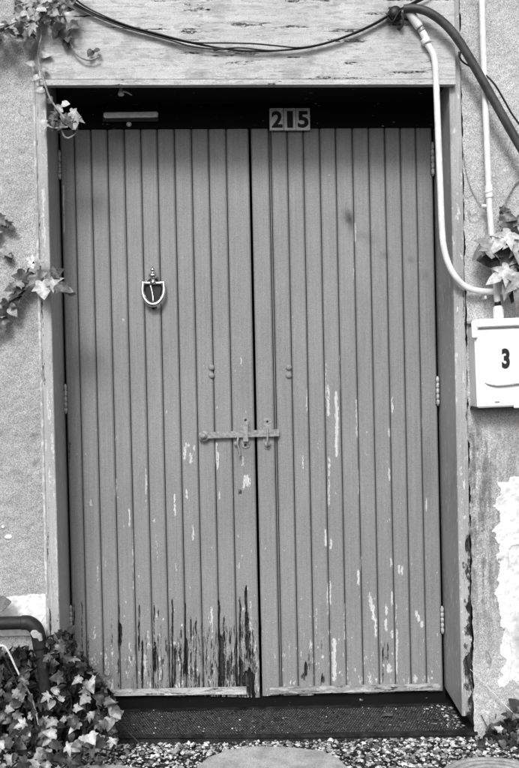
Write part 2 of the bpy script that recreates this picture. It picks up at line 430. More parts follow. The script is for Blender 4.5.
# ------------------------------------------------------------------ wall with its opening
ZT = 3.0
oL_t, oL_b = at(vx(43.5, -25), -25, YW), at(vx(43.5, 770), 770, YW)     # left and right edge of the opening
oR_t, oR_b = at(vx(466.8, -25), -25, YW), at(vx(466.8, 770), 770, YW)
zO = (oL_t.z + oR_t.z) / 2
def edge_x(a, b, z): return a.x + (b.x - a.x) * (z - a.z) / (b.z - a.z)
def blob(px, py, x, y, wx, wy): return np.exp(-((px - x) / wx) ** 2 - ((py - y) / wy) ** 2)
def wall_attr(px, py, V):
    n1 = fbm(V[:, 0] * 22, V[:, 2] * 22, 5, 5)
    right = (px > 300).astype(float)
    patch_r = sstep(493, 500, px - 26 * (n1 - .5) - 9 * (fbm(V[:, 0] * 5, V[:, 2] * 7, 6) - .5) - 4 * sstep(560, 640, py)) * sstep(478, 485, py + 34 * (n1 - .5) - .25 * np.clip(515 - px, 0, 20) * 0) * (1 - sstep(640, 700, py) * .62)
    patch_l = sstep(590, 603, py + 16 * (n1 - .5)) * (1 - sstep(632, 640, py)) * (px < 60)
    patch_l = np.maximum(patch_l, blob(px, py, 8, 537, 5, 3) * .9)
    patch_l = np.maximum(patch_l, blob(px, py, 3, 527, 4, 4) * .6)
    low = sstep(655, 700, py) * right * .42
    patch = np.maximum(np.maximum(patch_r * right, patch_l * (1 - right)), low)
    rz = right * sstep(415, 440, py) * (1 - sstep(600, 680, py)) * (.55 + .45 * sstep(508, 480, px))
    pale = right * .62 + .30 * (1 - right) * sstep(330, 200, py) * sstep(30, 90, py)
    stain_shade = .5 * blob(px, py, 35, 464, 2.5, 2.5) + .6 * blob(px, py, 34, 435, 4, 2)
    stain_shade = stain_shade + .45 * right * blob(px, py, 519, 640, 7, 30) + .5 * right * blob(px, py, 468, 600, 4, 90)
    return {'patch': patch, 'rough': rz, 'pale': pale, 'stain_shade': np.clip(stain_shade, 0, 1)}
WV = []; WF = []; off = 0
def wall_panel(xs_of_z, zs_, jitter_col):
    global off
    nu = len(xs_of_z(zs_[0])); V = np.zeros((len(zs_), nu, 3))
    for i, z in enumerate(zs_):
        V[i, :, 0] = xs_of_z(z); V[i, :, 1] = YW; V[i, :, 2] = z
    jz = (fbm(zs_ * 30, zs_ * 0 + jitter_col, 9, 4) - .5) * .012
    if jitter_col == 1: V[:, -1, 0] += jz
    if jitter_col == 2: V[:, 0, 0] += jz
    ii = np.arange(V.shape[0] * nu).reshape(V.shape[0], nu) + off
    WF.append(np.stack([ii[:-1, :-1], ii[:-1, 1:], ii[1:, 1:], ii[1:, :-1]], -1).reshape(-1, 4)); WV.append(V.reshape(-1, 3)); off += V.shape[0] * nu
zs1 = np.concatenate([np.arange(-.06, zO, .0042), [zO]])
ul = np.concatenate([np.linspace(0, .93, 10)[:-1], np.linspace(.93, 1, 58)])
wall_panel(lambda z: -3.2 + ul * (edge_x(oL_t, oL_b, z) + 3.2), zs1, 1)
ur = np.concatenate([np.linspace(0, .10, 66)[:-1], np.linspace(.10, 1, 10)])
wall_panel(lambda z: edge_x(oR_t, oR_b, z) + ur * (3.2 - edge_x(oR_t, oR_b, z)), zs1, 2)
xt = np.linspace(-3.2, 3.2, 40)
wall_panel(lambda z: xt, np.linspace(zO, ZT, 8), 0)
V = np.vstack(WV); F = np.vstack(WF)
px, py = pixel_arrays(V); A = wall_attr(px, py, V)
inview = (V[:, 2] < zO - .01)
d = (fbm(V[:, 0] * 6, V[:, 2] * 6, 21, 3) - .5) * .010 + (fbm(V[:, 0] * 60, V[:, 2] * 60, 23, 3) - .5) * .0045
d += -.003 * sstep(.4, .6, A['patch']) + A['rough'] * (fbm(V[:, 0] * 90, V[:, 2] * 40, 31, 3) - .5) * .006
V[:, 1] += d * inview
n0 = len(V); Vb = V.copy(); Vb[:, 1] = YW + .28                 # the wall has thickness
full = V
wall = thing('house_wall', 'rough rendered house wall around the old double door, plaster partly bared', 'wall', (0, YW, 0))
mk('render_face', V, F, M['stucco'], wall, A)
# solid masonry behind the render
for nm, (xa, xb, za, zb) in {'masonry': (-3.2, min(oL_t.x, oL_b.x) - .02, -.06, ZT), 'masonry.001': (max(oR_t.x, oR_b.x) + .02, 3.2, -.06, ZT)}.items():
    box('masonry', xa, xb, YW + .012, .30, za, zb, M['slate'], wall)
box('masonry', min(oL_t.x, oL_b.x) - .017, max(oR_t.x, oR_b.x) + .017, YW + .013, .297, zO + .004, ZT - .003, M['slate'], wall)
# dark passage behind the door
inter = tag(box('interior', oL_b.x - .1, oR_b.x + .1, .10, 1.8, -.05, zO + .1, M['interior']), kind='structure')
bm = bmesh.new(); bm.from_mesh(inter.data); bm.faces.ensure_lookup_table()
ff = min(bm.faces, key=lambda f: f.calc_center_median().y); bmesh.ops.delete(bm, geom=[ff], context='FACES_ONLY'); bm.to_mesh(inter.data); bm.free()

# ------------------------------------------------------------------ door frame
frame = thing('door_frame', 'weathered pale timber door frame with broad cracked lintel board', 'door frame', tuple(at(255, 700, YW)))
YF = YW - .012
def jamb_attr(side):
    def f(px, py, V):
        n1 = fbm(V[:, 0] * 130, V[:, 2] * 9, 41 + side, 4); n2 = fbm(V[:, 0] * 70, V[:, 2] * 40, 47 + side, 4)
        if side:   # right post: outer edge splits, foot crumbles
            ex = vx(468, 350) + .0204 * (py - 350)
            e = sstep(8, 0, np.abs(ex - px))
            rot = e * sstep(120, 260, py) * (.30 + .30 * sstep(.45, .62, n1)) + sstep(520, 600, py) * (.26 + 1.3 * (n2 - .40)) * sstep(16, 6, ex - px)
            rot = rot + .5 * blob(px, py, 467, 545, 2.5, 8) + .5 * blob(px, py, 470, 665, 6, 14) + .3 * blob(px, py, 464, 565, 2.5, 4)
            fl = sstep(540, 640, py) * (n2 - .25) * .9 + .25 * sstep(350, 420, py) * sstep(.5, .7, n1)
        else:
            ex = 40 + .027 * (py - 350)
            e = sstep(5, 0, np.abs(px - ex - 3))
            rot = e * (.12 + .34 * sstep(.5, .66, n1)) + sstep(540, 620, py) * (n1 - .35) * .8 + .5 * blob(px, py, 60, 602, 2, 12) + .35 * blob(px, py, 57, 620, 2, 8)
            fl = .15 + .3 * sstep(.55, .7, n1)
        return {'rot': np.clip(rot, 0, 1), 'flake': np.clip(fl, 0, 1), 'wear': .3 + 0 * px, 'stain_shade': np.zeros_like(px)}
    return f
def jamb_disp(px, py, V, A):
    return .010 * sstep(.35, .8, A['rot']) + .0012 * (fbm(V[:, 0] * 80, V[:, 2] * 12, 55) - .5) * 2 + .004 * (fbm(V[:, 0] * 4, V[:, 2] * 5, 58) - .5)
YTOPJ, YBOTJ = -24, 742
def quad(xa, xb, ya, yb, Y):
    return at(vx(xa, ya), ya, Y), at(vx(xb, ya), ya, Y), at(vx(xb, yb), yb, Y), at(vx(xa, yb), yb, Y)
c = quad(41.8, 52.4, YTOPJ, 722, YF)
sheet(*c, np.linspace(0, 1, 17), np.linspace(0, 1, 460), .03, jamb_disp, jamb_attr(0), .002, 'jamb', M['jamb'], frame, -.0175)
c = quad(454.6, 466.3, YTOPJ, 716, YF)
sheet(*c, np.linspace(0, 1, 19), np.linspace(0, 1, 460), .03, jamb_disp, jamb_attr(1), .002, 'jamb', M['jamb'], frame, .003)
# slim bead along the outer edge of the left jamb, nothing else
c = quad(38.8, 41.6, 62, 640, YW - .006)
sheet(*c, np.linspace(0, 1, 4), np.linspace(0, 1, 160), YW + .02, None, lambda px, py, V: {'wear': .8 + 0 * px, 'flake': .4 * fbm(V[:, 0] * 50, V[:, 2] * 30, 66)}, .001, 'bead', M['jamb'], frame)
# lintel board
def lin_attr(px, py, V):
    n1 = fbm(V[:, 0] * 6, V[:, 2] * 60, 71, 5); n2 = fbm(V[:, 0] * 14, V[:, 2] * 14, 73, 4)
    rot = .44 * sstep(.60, .72, n1) + .18 * sstep(.5, .7, n2) * sstep(45, 10, py)
    stain_shade = .85 * blob(px, py, 393, 22, 16, 12) + .25 * blob(px, py, 412, 45, 14, 14)  # shadow of the white fitting, mixed with grime, painted into the lintel colour
    stain_shade = stain_shade + .22 * sstep(.55, .75, n2)
    return {'rot': np.clip(rot, 0, 1), 'flake': .35 * sstep(.45, .7, n2), 'wear': .2 + .5 * n2, 'stain_shade': np.clip(stain_shade, 0, .9)}
YL = YW - .030
c = at(36, -24, YL), at(453.5, -26, YL), at(455.5, 78.5, YL), at(39, 79, YL)
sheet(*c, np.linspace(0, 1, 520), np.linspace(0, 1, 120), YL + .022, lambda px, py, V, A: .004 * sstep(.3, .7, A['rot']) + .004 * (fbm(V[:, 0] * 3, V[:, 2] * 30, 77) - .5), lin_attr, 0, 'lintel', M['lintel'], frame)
c = at(38.5, 79.5, YL - .008), at(456, 79, YL - .008), at(456.2, 84.2, YL - .008), at(38.7, 85, YL - .008)
sheet(*c, np.linspace(0, 1, 300), np.linspace(0, 1, 6), YL + .020, lambda px, py, V, A: .004 * (fbm(V[:, 0] * 20, V[:, 2] * 60, 79) - .4).clip(0), lambda px, py, V: {'wear': .4 + 0 * px, 'rot': .5 * sstep(.62, .75, fbm(V[:, 0] * 18, V[:, 2] * 90, 83))}, .002, 'drip_strip', M['lintel'], frame)
# black boarded soffit behind the lintel
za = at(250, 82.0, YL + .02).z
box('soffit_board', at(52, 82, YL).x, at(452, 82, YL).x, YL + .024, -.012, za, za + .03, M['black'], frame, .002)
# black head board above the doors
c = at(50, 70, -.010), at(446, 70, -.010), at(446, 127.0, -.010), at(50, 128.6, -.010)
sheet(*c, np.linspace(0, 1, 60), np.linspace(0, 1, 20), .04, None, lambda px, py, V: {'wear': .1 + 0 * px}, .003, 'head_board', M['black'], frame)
# sill: riser under the doors, black to paint in the shadow gap, ribbed tread in front
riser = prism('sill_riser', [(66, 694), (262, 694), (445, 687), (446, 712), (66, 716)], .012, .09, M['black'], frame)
ZS = .05
tx0, tx1 = at(62, 735, YW).x, at(474, 735, YW).x
sl_ = [at(76, 740, YW - .008), at(486, 735.5, YW - .008)]
sill = box('sill', at(56, 730, YW).x, at(470, 730, YW).x, YW - .008, .085, -.03, ZS, M['tread'], frame, .004)
# the ribs of the tread plate: wavy rows of small raised bars
RV = []; RF = []; k = 0
for j in range(19):
    y = YW + .012 + j * .0108
    for i in range(150):
        x = tx0 + .02 + i * .0087 + (j % 2) * .0044
        if x > tx1 - .03: break
        if random.random() < .05: continue
        h = .0022 * random.uniform(.5, 1.2); a, b = .0030, .0026; sx = .0012 * math.sin(i * .9 + j)
        RV += [(x - a, y - b + sx, ZS + .0002), (x + a, y - b + sx, ZS + .0002), (x + a, y + b + sx, ZS + .0002), (x - a, y + b + sx, ZS + .0002), (x - a * .5, y + sx, ZS + h), (x + a * .5, y + sx, ZS + h)]
        RF += [[k, k + 1, k + 5, k + 4], [k + 1, k + 2, k + 5], [k + 2, k + 3, k + 4, k + 5], [k + 3, k, k + 4]]; k += 6
tag(mk('tread_ribs', np.array(RV), RF, M['rib'], frame), kind='stuff')
prism('sill_nosing', [(112, 735.2), (300, 735.2), (478, 732.3), (478, 735.2), (300, 738), (112, 738.2)], YW - .016, YW - .0085, M['tread'], frame, .001)

# ------------------------------------------------------------------ the two door leaves
L_LINES = [64.8, 79, 95.8, 112.3, 129, 145.5, 162, 179, 196, 213, 230.5, 253.2]
R_LINES = [255.0, 273.2, 275.2, 291.6, 307.6, 324, 340, 356.8, 373, 389.2, 404.7, 420.3, 436.6]
# pale flakes: x, y0, y1, width, strength (photo pixels)
FLK = [(326, 360, 424, 1.3, .55), (328.5, 384, 416, 2, .8), (336.5, 391, 458, 2.3, 1), (329, 455, 506, 1.8, .9), (326, 528, 546, 1.6, .8), (331, 538, 549, 2, .8), (340, 352, 392, 1.4, .6), (356.5, 398, 438, 1.5, .8),
       (358.5, 468, 496, 1.3, .7), (389.5, 428, 437, 2, .8), (392.5, 396, 413, 1.4, .7), (389, 468, 481, 1.7, .7), (307, 388, 414, 1.4, .7), (303, 453, 471, 1.5, .6), (318.5, 438, 452, 1.3, .6), (422, 418, 431, 1.5, .7), (426.5, 498, 511, 1.8, .7),
       (367, 452, 456, 4, .8), (328, 582, 616, 1.7, .9), (330.6, 580, 606, 1.6, .8), (345, 603, 642, 1.6, .8), (334, 638, 682, 3, .95), (311, 638, 653, 2, .8), (316.5, 608, 636, 1.2, .6), (358.6, 570, 586, 2, .8), (370, 592, 606, 2, .9), (373.5, 604, 621, 2.2, 1), (375.6, 616, 638, 2, .95), (361, 556, 571, 1.7, .8),
       (391.5, 559, 567, 2, .9), (399, 564, 574, 1.8, .9), (402, 566, 575, 1.8, .8), (392, 591, 606, 1.8, .9), (386.6, 605, 615, 2.4, .9), (371, 596, 611, 2, .9), (386, 619, 632, 2.4, .9), (392, 629, 639, 2.2, .9), (389, 664, 673, 4, 1), (396, 603, 622, 1.2, .7), (397, 628, 674, 1.6, .85), (415.5, 675, 683, 3, .9),
       (416.5, 611, 617, 2.2, 1), (419, 615, 622, 2.4, 1), (421.8, 620, 628, 2.2, 1), (184.5, 447, 460, 2, .8), (188, 442, 448, 3.5, .9), (191, 452, 464, 3.2, .75), (194, 444, 452, 2, .8), (216, 441, 466, 2.3, .9), (217.8, 452, 470, 1.5, .7), (146, 468, 512, 1.2, .7), (115.5, 478, 497, 1.6, .85), (129.5, 508, 532, 1.5, .7), (133, 528, 590, 1.3, .7),
       (186.6, 489, 499, 2.2, .8), (193, 524, 541, 2, .8), (91, 499, 507, 2, .9), (174.5, 494, 516, 1.8, .6), (176, 563, 592, 2.2, .5), (219.6, 490, 501, 2, .7), (153.7, 519, 523, 2, .8), (211.6, 546, 550, 2, .8), (156.5, 533, 562, 1.8, .45), (97.5, 563, 592, 1.5, .5), (247, 474, 487, 4, .95), (244, 480, 490, 2, .8), (243, 453, 467, 2, .6), (241.5, 355, 366, 2, .5), (238, 562, 569, 3.5, .6),
       (355, 223, 241, 1.5, .85), (353.5, 262, 282, 1.3, .7), (205.6, 413, 419, 2, .5), (167, 410, 414, 2, .7), (251, 600, 660, 2, .6), (255.5, 640, 680, 1.8, .7), (238, 640, 665, 2, .6), (211, 605, 625, 3.5, .65), (232, 650, 668, 2, .7), (119, 498, 520, 1, .6), (123, 319, 322, 1.6, .8),
       (63.8, 186, 234, 1.0, .95), (128, 660, 680, 2, .5), (112, 645, 672, 2, .5), (266, 628, 640, 2.5, .45), (274, 580, 586, 3, .4)]
# dark splits and missing timber: x, y0, y1, width, strength
ROT = [(120, 625, 646, 2.2, 1.2), (118.5, 604, 690, .9, .7), (112, 615, 650, 1.2, .5), (139, 596, 650, 1.0, .8), (142.5, 640, 690, 1.2, .8), (155, 642, 672, 2.0, 1.1), (154, 600, 645, .8, .7), (158, 608, 690, .8, .7), (172.5, 598, 692, 1.0, .8), (175, 645, 690, 1.2, .85), (186, 640, 676, 2.4, 1.2), (185, 600, 645, 1.0, .8), (191, 612, 690, .9, .75), (196, 618, 690, .9, .75), (181, 625, 690, .8, .7),
       (219, 600, 640, 1.4, .9), (221, 636, 692, 2.8, 1.3), (224, 615, 690, 1.3, .85), (228, 660, 680, 2.2, .9), (240, 596, 690, 1.2, .9), (246, 586, 632, 1.3, 1.2), (247, 612, 650, 2.4, 1.1), (250, 630, 662, 1.5, 1.0), (241, 660, 692, 2.6, 1.3), (246, 672, 692, 3.4, 1.3), (250, 668, 695, 2.2, 1.4), (255, 650, 690, .8, .7), (74, 600, 660, 1.0, .6), (82, 600, 690, .9, .6), (88, 630, 690, .9, .65), (103, 640, 690, .9, .6),
       (306, 662, 676, 2.2, .9), (303, 672, 680, 2.5, .8), (322.5, 674, 684, 2.5, .9), (309, 650, 680, .8, .6), (383, 640, 684, 1.0, .6), (240, 491, 494, 3, 1.0), (311, 612, 640, .8, .45), (321.5, 640, 655, .8, .6), (388, 640, 662, 1.0, .6), (69.5, 420, 470, 1, .5)]
def door_attr(px, py, V):
    flake = np.zeros_like(px); rot = np.zeros_like(px)
    wob = (fbm(V[:, 0] * 0 + 3.3, V[:, 2] * 45, 91, 3) - .5) * 2.2
    for x, y0, y1, w_, s in FLK:
        m = (px > x - 7) & (px < x + 7) & (py > y0 - 6) & (py < y1 + 6)
        if m.any():
            flake[m] = np.maximum(flake[m], .78 * s * np.exp(-((px[m] + wob[m] * .5 - x) / (w_ * .8)) ** 2) * sstep(y0 - 3, y0 + 3, py[m]) * sstep(y1 + 3, y1 - 3, py[m]))
    for x, y0, y1, w_, s in ROT:
        m = (px > x - 9) & (px < x + 9) & (py > y0 - 8) & (py < y1 + 8)
        if m.any():
            rot[m] = np.maximum(rot[m], .85 * s * np.exp(-((px[m] + wob[m] * .6 - x) / (w_ * .9)) ** 2) * sstep(y0 - 6, y0 + 6, py[m]) * sstep(y1 + 6, y1 - 4, py[m]))
    n1 = fbm(V[:, 0] * 150, V[:, 2] * 8, 95, 4); n2 = fbm(V[:, 0] * 60, V[:, 2] * 22, 97, 4)
    env = sstep(590, 690, py) * (.30 + .55 * sstep(130, 200, px) * (px < 262) + .35 * sstep(236, 244, px) * (px < 260) - .06 * (px > 262))
    n3 = fbm(V[:, 0] * 190, V[:, 2] * 38, 105, 4)
    rot = rot * np.clip(.15 + 1.75 * n3, .2, 1.4)
    rot = np.maximum(rot, env * sstep(.50, .74, .6 * n1 + .4 * n2) * 1.0)
    flake = np.maximum(flake, sstep(590, 670, py) * .40 * sstep(.52, .70, n2) * (.8 + .4 * (px < 262)))
    wear = .25 * sstep(350, 680, py) + .25 * sstep(560, 690, py)
    stain_shade = .95 * blob(px, py, 347.5, 216, 4.5, 7) + .65 * blob(px, py, 351, 224, 3, 8) + .3 * blob(px, py, 363, 236, 11, 4) + .22 * blob(px, py, 372, 242, 6, 3) + .3 * blob(px, py, 385, 255, 5, 4) + .35 * blob(px, py, 411, 260, 4, 3) + .3 * blob(px, py, 425, 275, 4, 5)
    stain_shade = stain_shade + .28 * blob(px, py, 428, 470, 6, 40) + .38 * blob(px, py, 118, 135, 14, 8)
    stain_shade = stain_shade + .16 * blob(px, py, 247, 380, 10, 30) + .2 * blob(px, py, 246, 455, 18, 12)
    decay = sstep(590, 665, py) * (.36 + .62 * sstep(100, 190, px) * (px < 262) + .35 * sstep(234, 242, px) * (px < 262) - .12 * (px > 262)) * (.5 + .9 * n2)
    decay = np.maximum(decay, .55 * blob(px, py, 384, 650, 9, 26)); decay = np.maximum(decay, .5 * blob(px, py, 312, 668, 14, 16))
    decay = np.maximum(decay, .75 * blob(px, py, 66 + .0255 * (py - 350), 640, 4, 60)); decay = np.maximum(decay, .4 * blob(px, py, 340, 620, 60, 90))
    return {'decay': np.clip(decay, 0, 1), 'flake': np.clip(flake, 0, 1), 'rot': np.clip(rot, 0, 1), 'wear': wear, 'stain_shade': np.clip(stain_shade, 0, .9)}
def door_disp(px, py, V, A):
    return .0155 * sstep(.38, .95, A['rot'] * (.75 + .5 * fbm(V[:, 0] * 300, V[:, 2] * 60, 103, 3))) + .0012 * (fbm(V[:, 0] * 40, V[:, 2] * 2, 101) - .5)
vv = np.concatenate([np.linspace(0, .80, 210)[:-1], np.linspace(.80, 1, 130)])
def leaf_top(x): return np.interp(x, [60, 440], [130.0, 127.6])
def leaf_bot(x): return np.interp(x, [66, 262, 262.5, 443], [694, 697, 696, 690])
def build_leaf(lines, label, xskip=None):
    xm = (lines[0] + lines[-1]) / 2
    root = thing('door_leaf', label, 'door', tuple(at(vx(xm, 692), 692, YD)), 'leaves of the double door')
    for i in range(len(lines) - 1):
        xa, xb = lines[i] + .42, lines[i + 1] - .42
        if xb - xa < 3:                       # the slim cover bead beside the meeting stile
            yoff = .004
        else: yoff = random.uniform(-.0012, .0012)
        ta, tb = leaf_top(xa), leaf_top(xb); ba, bb = leaf_bot(xa), leaf_bot(xb)
        dj = random.uniform(-.8, .8)
        c = (at(vx(xa, ta), ta, YD + yoff), at(vx(xb, tb), tb, YD + yoff), at(vx(xb, bb), bb + dj, YD + yoff), at(vx(xa, ba), ba + dj, YD + yoff))
        nu = max(5, int(round((xb - xa) * 1.35)))
        uu = np.linspace(0, 1, nu); e = .0016 / ((xb - xa) * .00344)
        uu = np.sort(np.concatenate([uu[1:-1], [0, e, 1 - e, 1]]))
        sheet(*c, uu, vv, .020, door_disp, door_attr, .0046, 'board', M['door'], root)
    a, b = lines[0], lines[-1]
    F_ = quad(a + 1, b - 1, 140, 688, .0215)
    V_ = list(F_) + [Vector((p.x, .045, p.z)) for p in F_]
    mk('backing', V_, [[0, 1, 2, 3], [7, 6, 5, 4], [0, 4, 5, 1], [1, 5, 6, 2], [2, 6, 7, 3], [3, 7, 4, 0]], M['dark_metal'], root)
    return root
leafL = build_leaf(L_LINES, 'grey plank door leaf carrying the urn knocker, its foot badly rotted')
leafR = build_leaf(R_LINES, 'grey plank door leaf with long pale peeled streaks and a sooty spot')
# weather strips along the feet
def strip(pts, Y, Yb, mat, root):
    (xa, ya), (xb, yb), (xc, yc), (xd, yd) = pts
    c = at(xa, ya, Y), at(xb, yb, Y), at(xc, yc, Y), at(xd, yd, Y)
    sheet(*c, np.linspace(0, 1, 160), np.linspace(0, 1, 8), Yb,
          lambda px, py, V, A: .004 * (fbm(V[:, 0] * 25, V[:, 2] * 80, 111) - .45).clip(0) * 2,
          lambda px, py, V: {'rot': .55 * sstep(.62, .74, fbm(V[:, 0] * 16, V[:, 2] * 100, 113)), 'wear': .4 + 0 * px, 'flake': .5 * fbm(V[:, 0] * 12, V[:, 2] * 60, 117)}, .003, 'weather_strip', mat, root)
strip([(112, 690.0), (246.5, 687.5), (246.8, 694.5), (112, 696.0)], -.012, -.0025, M['strip'], leafL)
strip([(269.3, 688.0), (441.2, 684), (441.4, 690.2), (269.5, 694.5)], -.014, -.0025, M['strip_dark'], leafR)

def dome(name, px, py, r, mat, parent, Y=YD, h=.6):
    b = at(px, py, Y); prof = [(r * 1.0, -.004), (r, .0)] + [(r * math.cos(t), r * h * math.sin(t)) for t in np.linspace(.15, 1.5, 6)]
    return lathe(name, prof, b, (0, -1, 0), mat, parent, 16)
M['bolt'] = painted_wood('bolt_paint', 0.25, 0.5, 'z', loose=.72, var=.1, grain=.15)
for y in (367.6, 375.6): dome('bolt_head', 211.6, y, .0105, M['bolt'], leafL, h=.75)
for y in (367.6, 375.6): dome('bolt_head', 288.8, y, .0110, M['bolt'], leafR, h=.75)

def hinge(px, y0, y1, parent, side):
    P0, P1 = at(px, y0, -.006), at(px + .02 * (y1 - y0), y1, -.006)
    V = []; F = []; n = 5
    for k in range(n):
        a = P0.lerp(P1, (k + .06) / n); b = P0.lerp(P1, (k + .94) / n)
        v, f = tube_geo([a, a.lerp(b, .05), a.lerp(b, .95), b], [.004, .0056, .0056, .004], 10)
        o = len(V); V += v; F += [[i + o for i in q] for q in f]
    v, f = tube_geo([P0 - (P1 - P0) * .03, P1 + (P1 - P0) * .03], .003, 8); o = len(V); V += v; F += [[i + o for i in q] for q in f]
    h = mk('hinge', V, F, M['hinge'], parent, smooth=True); fix_normals(h)
    s = side; q = [at(px, y0, -.0022), at(px, y1, -.0022)]
    pl = [(q[0].x, q[0].z), (q[0].x + s * .006, q[0].z), (q[1].x + s * .006, q[1].z), (q[1].x, q[1].z)]
    VV = [Vector((x, -.0026, z)) for x, z in pl] + [Vector((x, .004, z)) for x, z in pl]
    mk('hinge_plate', VV, [[0, 1, 2, 3], [7, 6, 5, 4], [0, 4, 5, 1], [1, 5, 6, 2], [2, 6, 7, 3], [3, 7, 4, 0]], M['dark_metal'], h)
for x, a, b in ((59.3, 151, 179), (65.3, 385, 413), (70.6, 606, 632)): hinge(x, a, b, leafL, 1)
for x, a, b in ((432.4, 143, 175), (437.4, 377, 405), (442.0, 607, 633)): hinge(x, a, b, leafR, -1)

# ---- knocker on the left leaf
kb = at(153, 290, YD)
S_ = 1 / 290.0
plate = prism('knocker_plate', [(153 + 9.5 * math.cos(t) * (1 if math.sin(t) < 0 else .82), 291 + 13 * math.sin(t)) for t in np.linspace(0, 2 * math.pi, 24, endpoint=False)], -.007, -.001, M['dark_metal'], leafL, .002)
fin = lathe('finial', [(.012, 0), (.013, .003), (.008, .007), (.006, .011), (.008, .014), (.0145, .020), (.0165, .026), (.0135, .032), (.006, .036), (.005, .039), (.0085, .043), (.008, .047), (.003, .053), (.001, .058)], at(153.2, 283, -.018), (-.02, 0, 1), M['chrome'], plate, 20)
bar = tube('crossbar', [at(141.5, 282.6, -.018), at(147, 283, -.018), at(153, 283, -.018), at(159, 283, -.018), at(164.7, 282.6, -.018)], [.0065, .005, .0055, .005, .0065], M['chrome'], plate, 12, 4)
ring = tube('knocker_ring', [at(143, 283, -.022), at(142.4, 291, -.024), at(144.4, 298, -.026), at(148.4, 303, -.027), at(153.2, 304.6, -.027), at(158, 303, -.027), at(162, 298, -.026), at(164, 291, -.024), at(163.5, 283, -.022)], [.0052, .006, .0074, .0084, .0088, .0084, .0074, .006, .0052], M['chrome'], plate, 12, 6)
tube('knocker_arm', [at(150.5, 285, -.010), at(152.5, 294, -.018), at(153.2, 301, -.024)], [.0045, .0022, .003], M['chrome'], plate, 8, 4)
lathe('striker', [(.010, 0), (.011, .004), (.008, .009), (.003, .012), (.005, .016), (.003, .020), (.0005, .022)], at(153.2, 303.5, -.010), (0.02, 0, -1), M['dark_metal'], plate, 16)

# ---- latch bar over both leaves
def rrect(x0, x1, y0, y1, n=6):
    r = (x1 - x0) / 2; cx = (x0 + x1) / 2
    return [(cx + r * math.cos(t), y0 + r + r * -math.sin(t)) for t in np.linspace(0, math.pi, n)] + [(cx - r * math.cos(t), y1 - r + r * math.sin(t)) for t in np.linspace(0, math.pi, n)]
lb = prism('latch_bar', [(204, 432.4), (279.0, 429.2), (279.2, 436.4), (204, 438.8)], -.019, -.0135, M['latch'], leafL, .0012)
lathe('pivot_disc', [(.0185, 0), (.019, .003), (.017, .006), (.011, .007), (.0105, .012), (.006, .014), (.005, .016), (.0005, .0165)], at(203.8, 436, -.0125), (0, -1, 0), M['latch'], lb, 20)
lathe('pivot_pin', [(.007, 0), (.007, .0125)], at(203.8, 436, 0.001), (0, -1, 0), M['latch'], lb, 12)
kp = prism('keeper_plate', rrect(240.6, 250.2, 417, 448.6), -.0045, -.0005, M['latch'], leafL, .001)
prism('keeper_strap', [(242.7, 424.5), (248.1, 424.3), (248.3, 439.2), (243, 439.4)], -.027, -.0215, M['latch'], kp, .0015)
prism('keeper_foot', [(242.7, 422), (248.1, 422), (248.1, 425.5), (242.7, 425.5)], -.0262, -.004, M['latch'], kp)
prism('keeper_foot', [(243, 438.2), (248.3, 438.0), (248.3, 441.5), (243, 441.5)], -.0262, -.004, M['latch'], kp)
for y in (420, 445): dome('screw', 245.4, y, .0045, M['dark_metal'], kp, -.0045, .3)
tube('hanging_pin', [at(238.2, 437.5, -.020), at(237.6, 441, -.024), at(238.0, 446, -.022), at(239.4, 451, -.020), at(239.8, 456, -.018)], .0034, M['latch'], lb, 8, 5)
lathe('pin_loop', [(.007, -.002), (.008, 0), (.007, .002)], at(236.2, 443.5, -.012), (0, -1, 0), M['latch'], lb, 12)
kp2 = prism('keeper_plate', rrect(263.2, 271.6, 417.2, 449.4), -.0045, -.0005, M['latch'], leafR, .001)
tube('keeper_hook', [at(267.6, 445, -.004), at(267.6, 445.5, -.022), at(267.5, 440, -.028), at(267.4, 433, -.027), at(267.3, 429, -.025)], .0032, M['latch'], kp2, 8, 5)
lathe('hook_boss', [(.012, 0), (.012, .003), (.007, .006), (.0005, .007)], at(267.4, 444, -.0045), (0, -1, 0), M['latch'], kp2, 16)
dome('screw', 267.3, 421.5, .0042, M['dark_metal'], kp2, -.0045, .3)

# ------------------------------------------------------------------ lettering
def text_mesh(ch, name, px0, px1, py0, py1, Y, mat, parent, bold=.02):
    cu = bpy.data.curves.new('lettering', 'FONT'); cu.body = ch; cu.size = 1.0; cu.offset = bold; cu.extrude = .0
    cu.resolution_u = 6
    ob = bpy.data.objects.new('lettering', cu); COL.objects.link(ob)
    dg = bpy.context.evaluated_depsgraph_get(); dg.update()
    me = ob.evaluated_get(dg).to_mesh(); V = np.array([v.co[:] for v in me.vertices]); F = [list(p.vertices) for p in me.polygons]
    ob.evaluated_get(dg).to_mesh_clear(); bpy.data.objects.remove(ob); bpy.data.curves.remove(cu)
    mn, mx = V.min(0), V.max(0); u = (V[:, 0] - mn[0]) / (mx[0] - mn[0]); v = (V[:, 1] - mn[1]) / (mx[1] - mn[1])
    W = [at(px0 + (px1 - px0) * a + .02 * (py1 - py0) * (1 - b), py1 + (py0 - py1) * b, Y) for a, b in zip(u, v)]
    o = mk(name, W, F, mat, parent); return o
num = thing('house_number_sign', 'three pale number tiles reading 215 on the black head board', 'number sign', tuple(at(289.5, 130, -.012)))
for ch, x0, x1, d0, d1 in (('2', 269.4, 283.4, 271.4, 282.4), ('1', 283.9, 295.6, 286.8, 292.8), ('5', 296.1, 309.8, 297.4, 308.4)):
    t = prism('number_tile', [(x0, 108.2), (x1, 108.0), (x1 + .3, 130.0), (x0 + .3, 130.2)], -.020, -.0125, M['tile'], num, .0008)
    text_mesh(ch, 'digit', d0, d1, 111.0, 127.8, -.0207, M['ink'], t, .035)

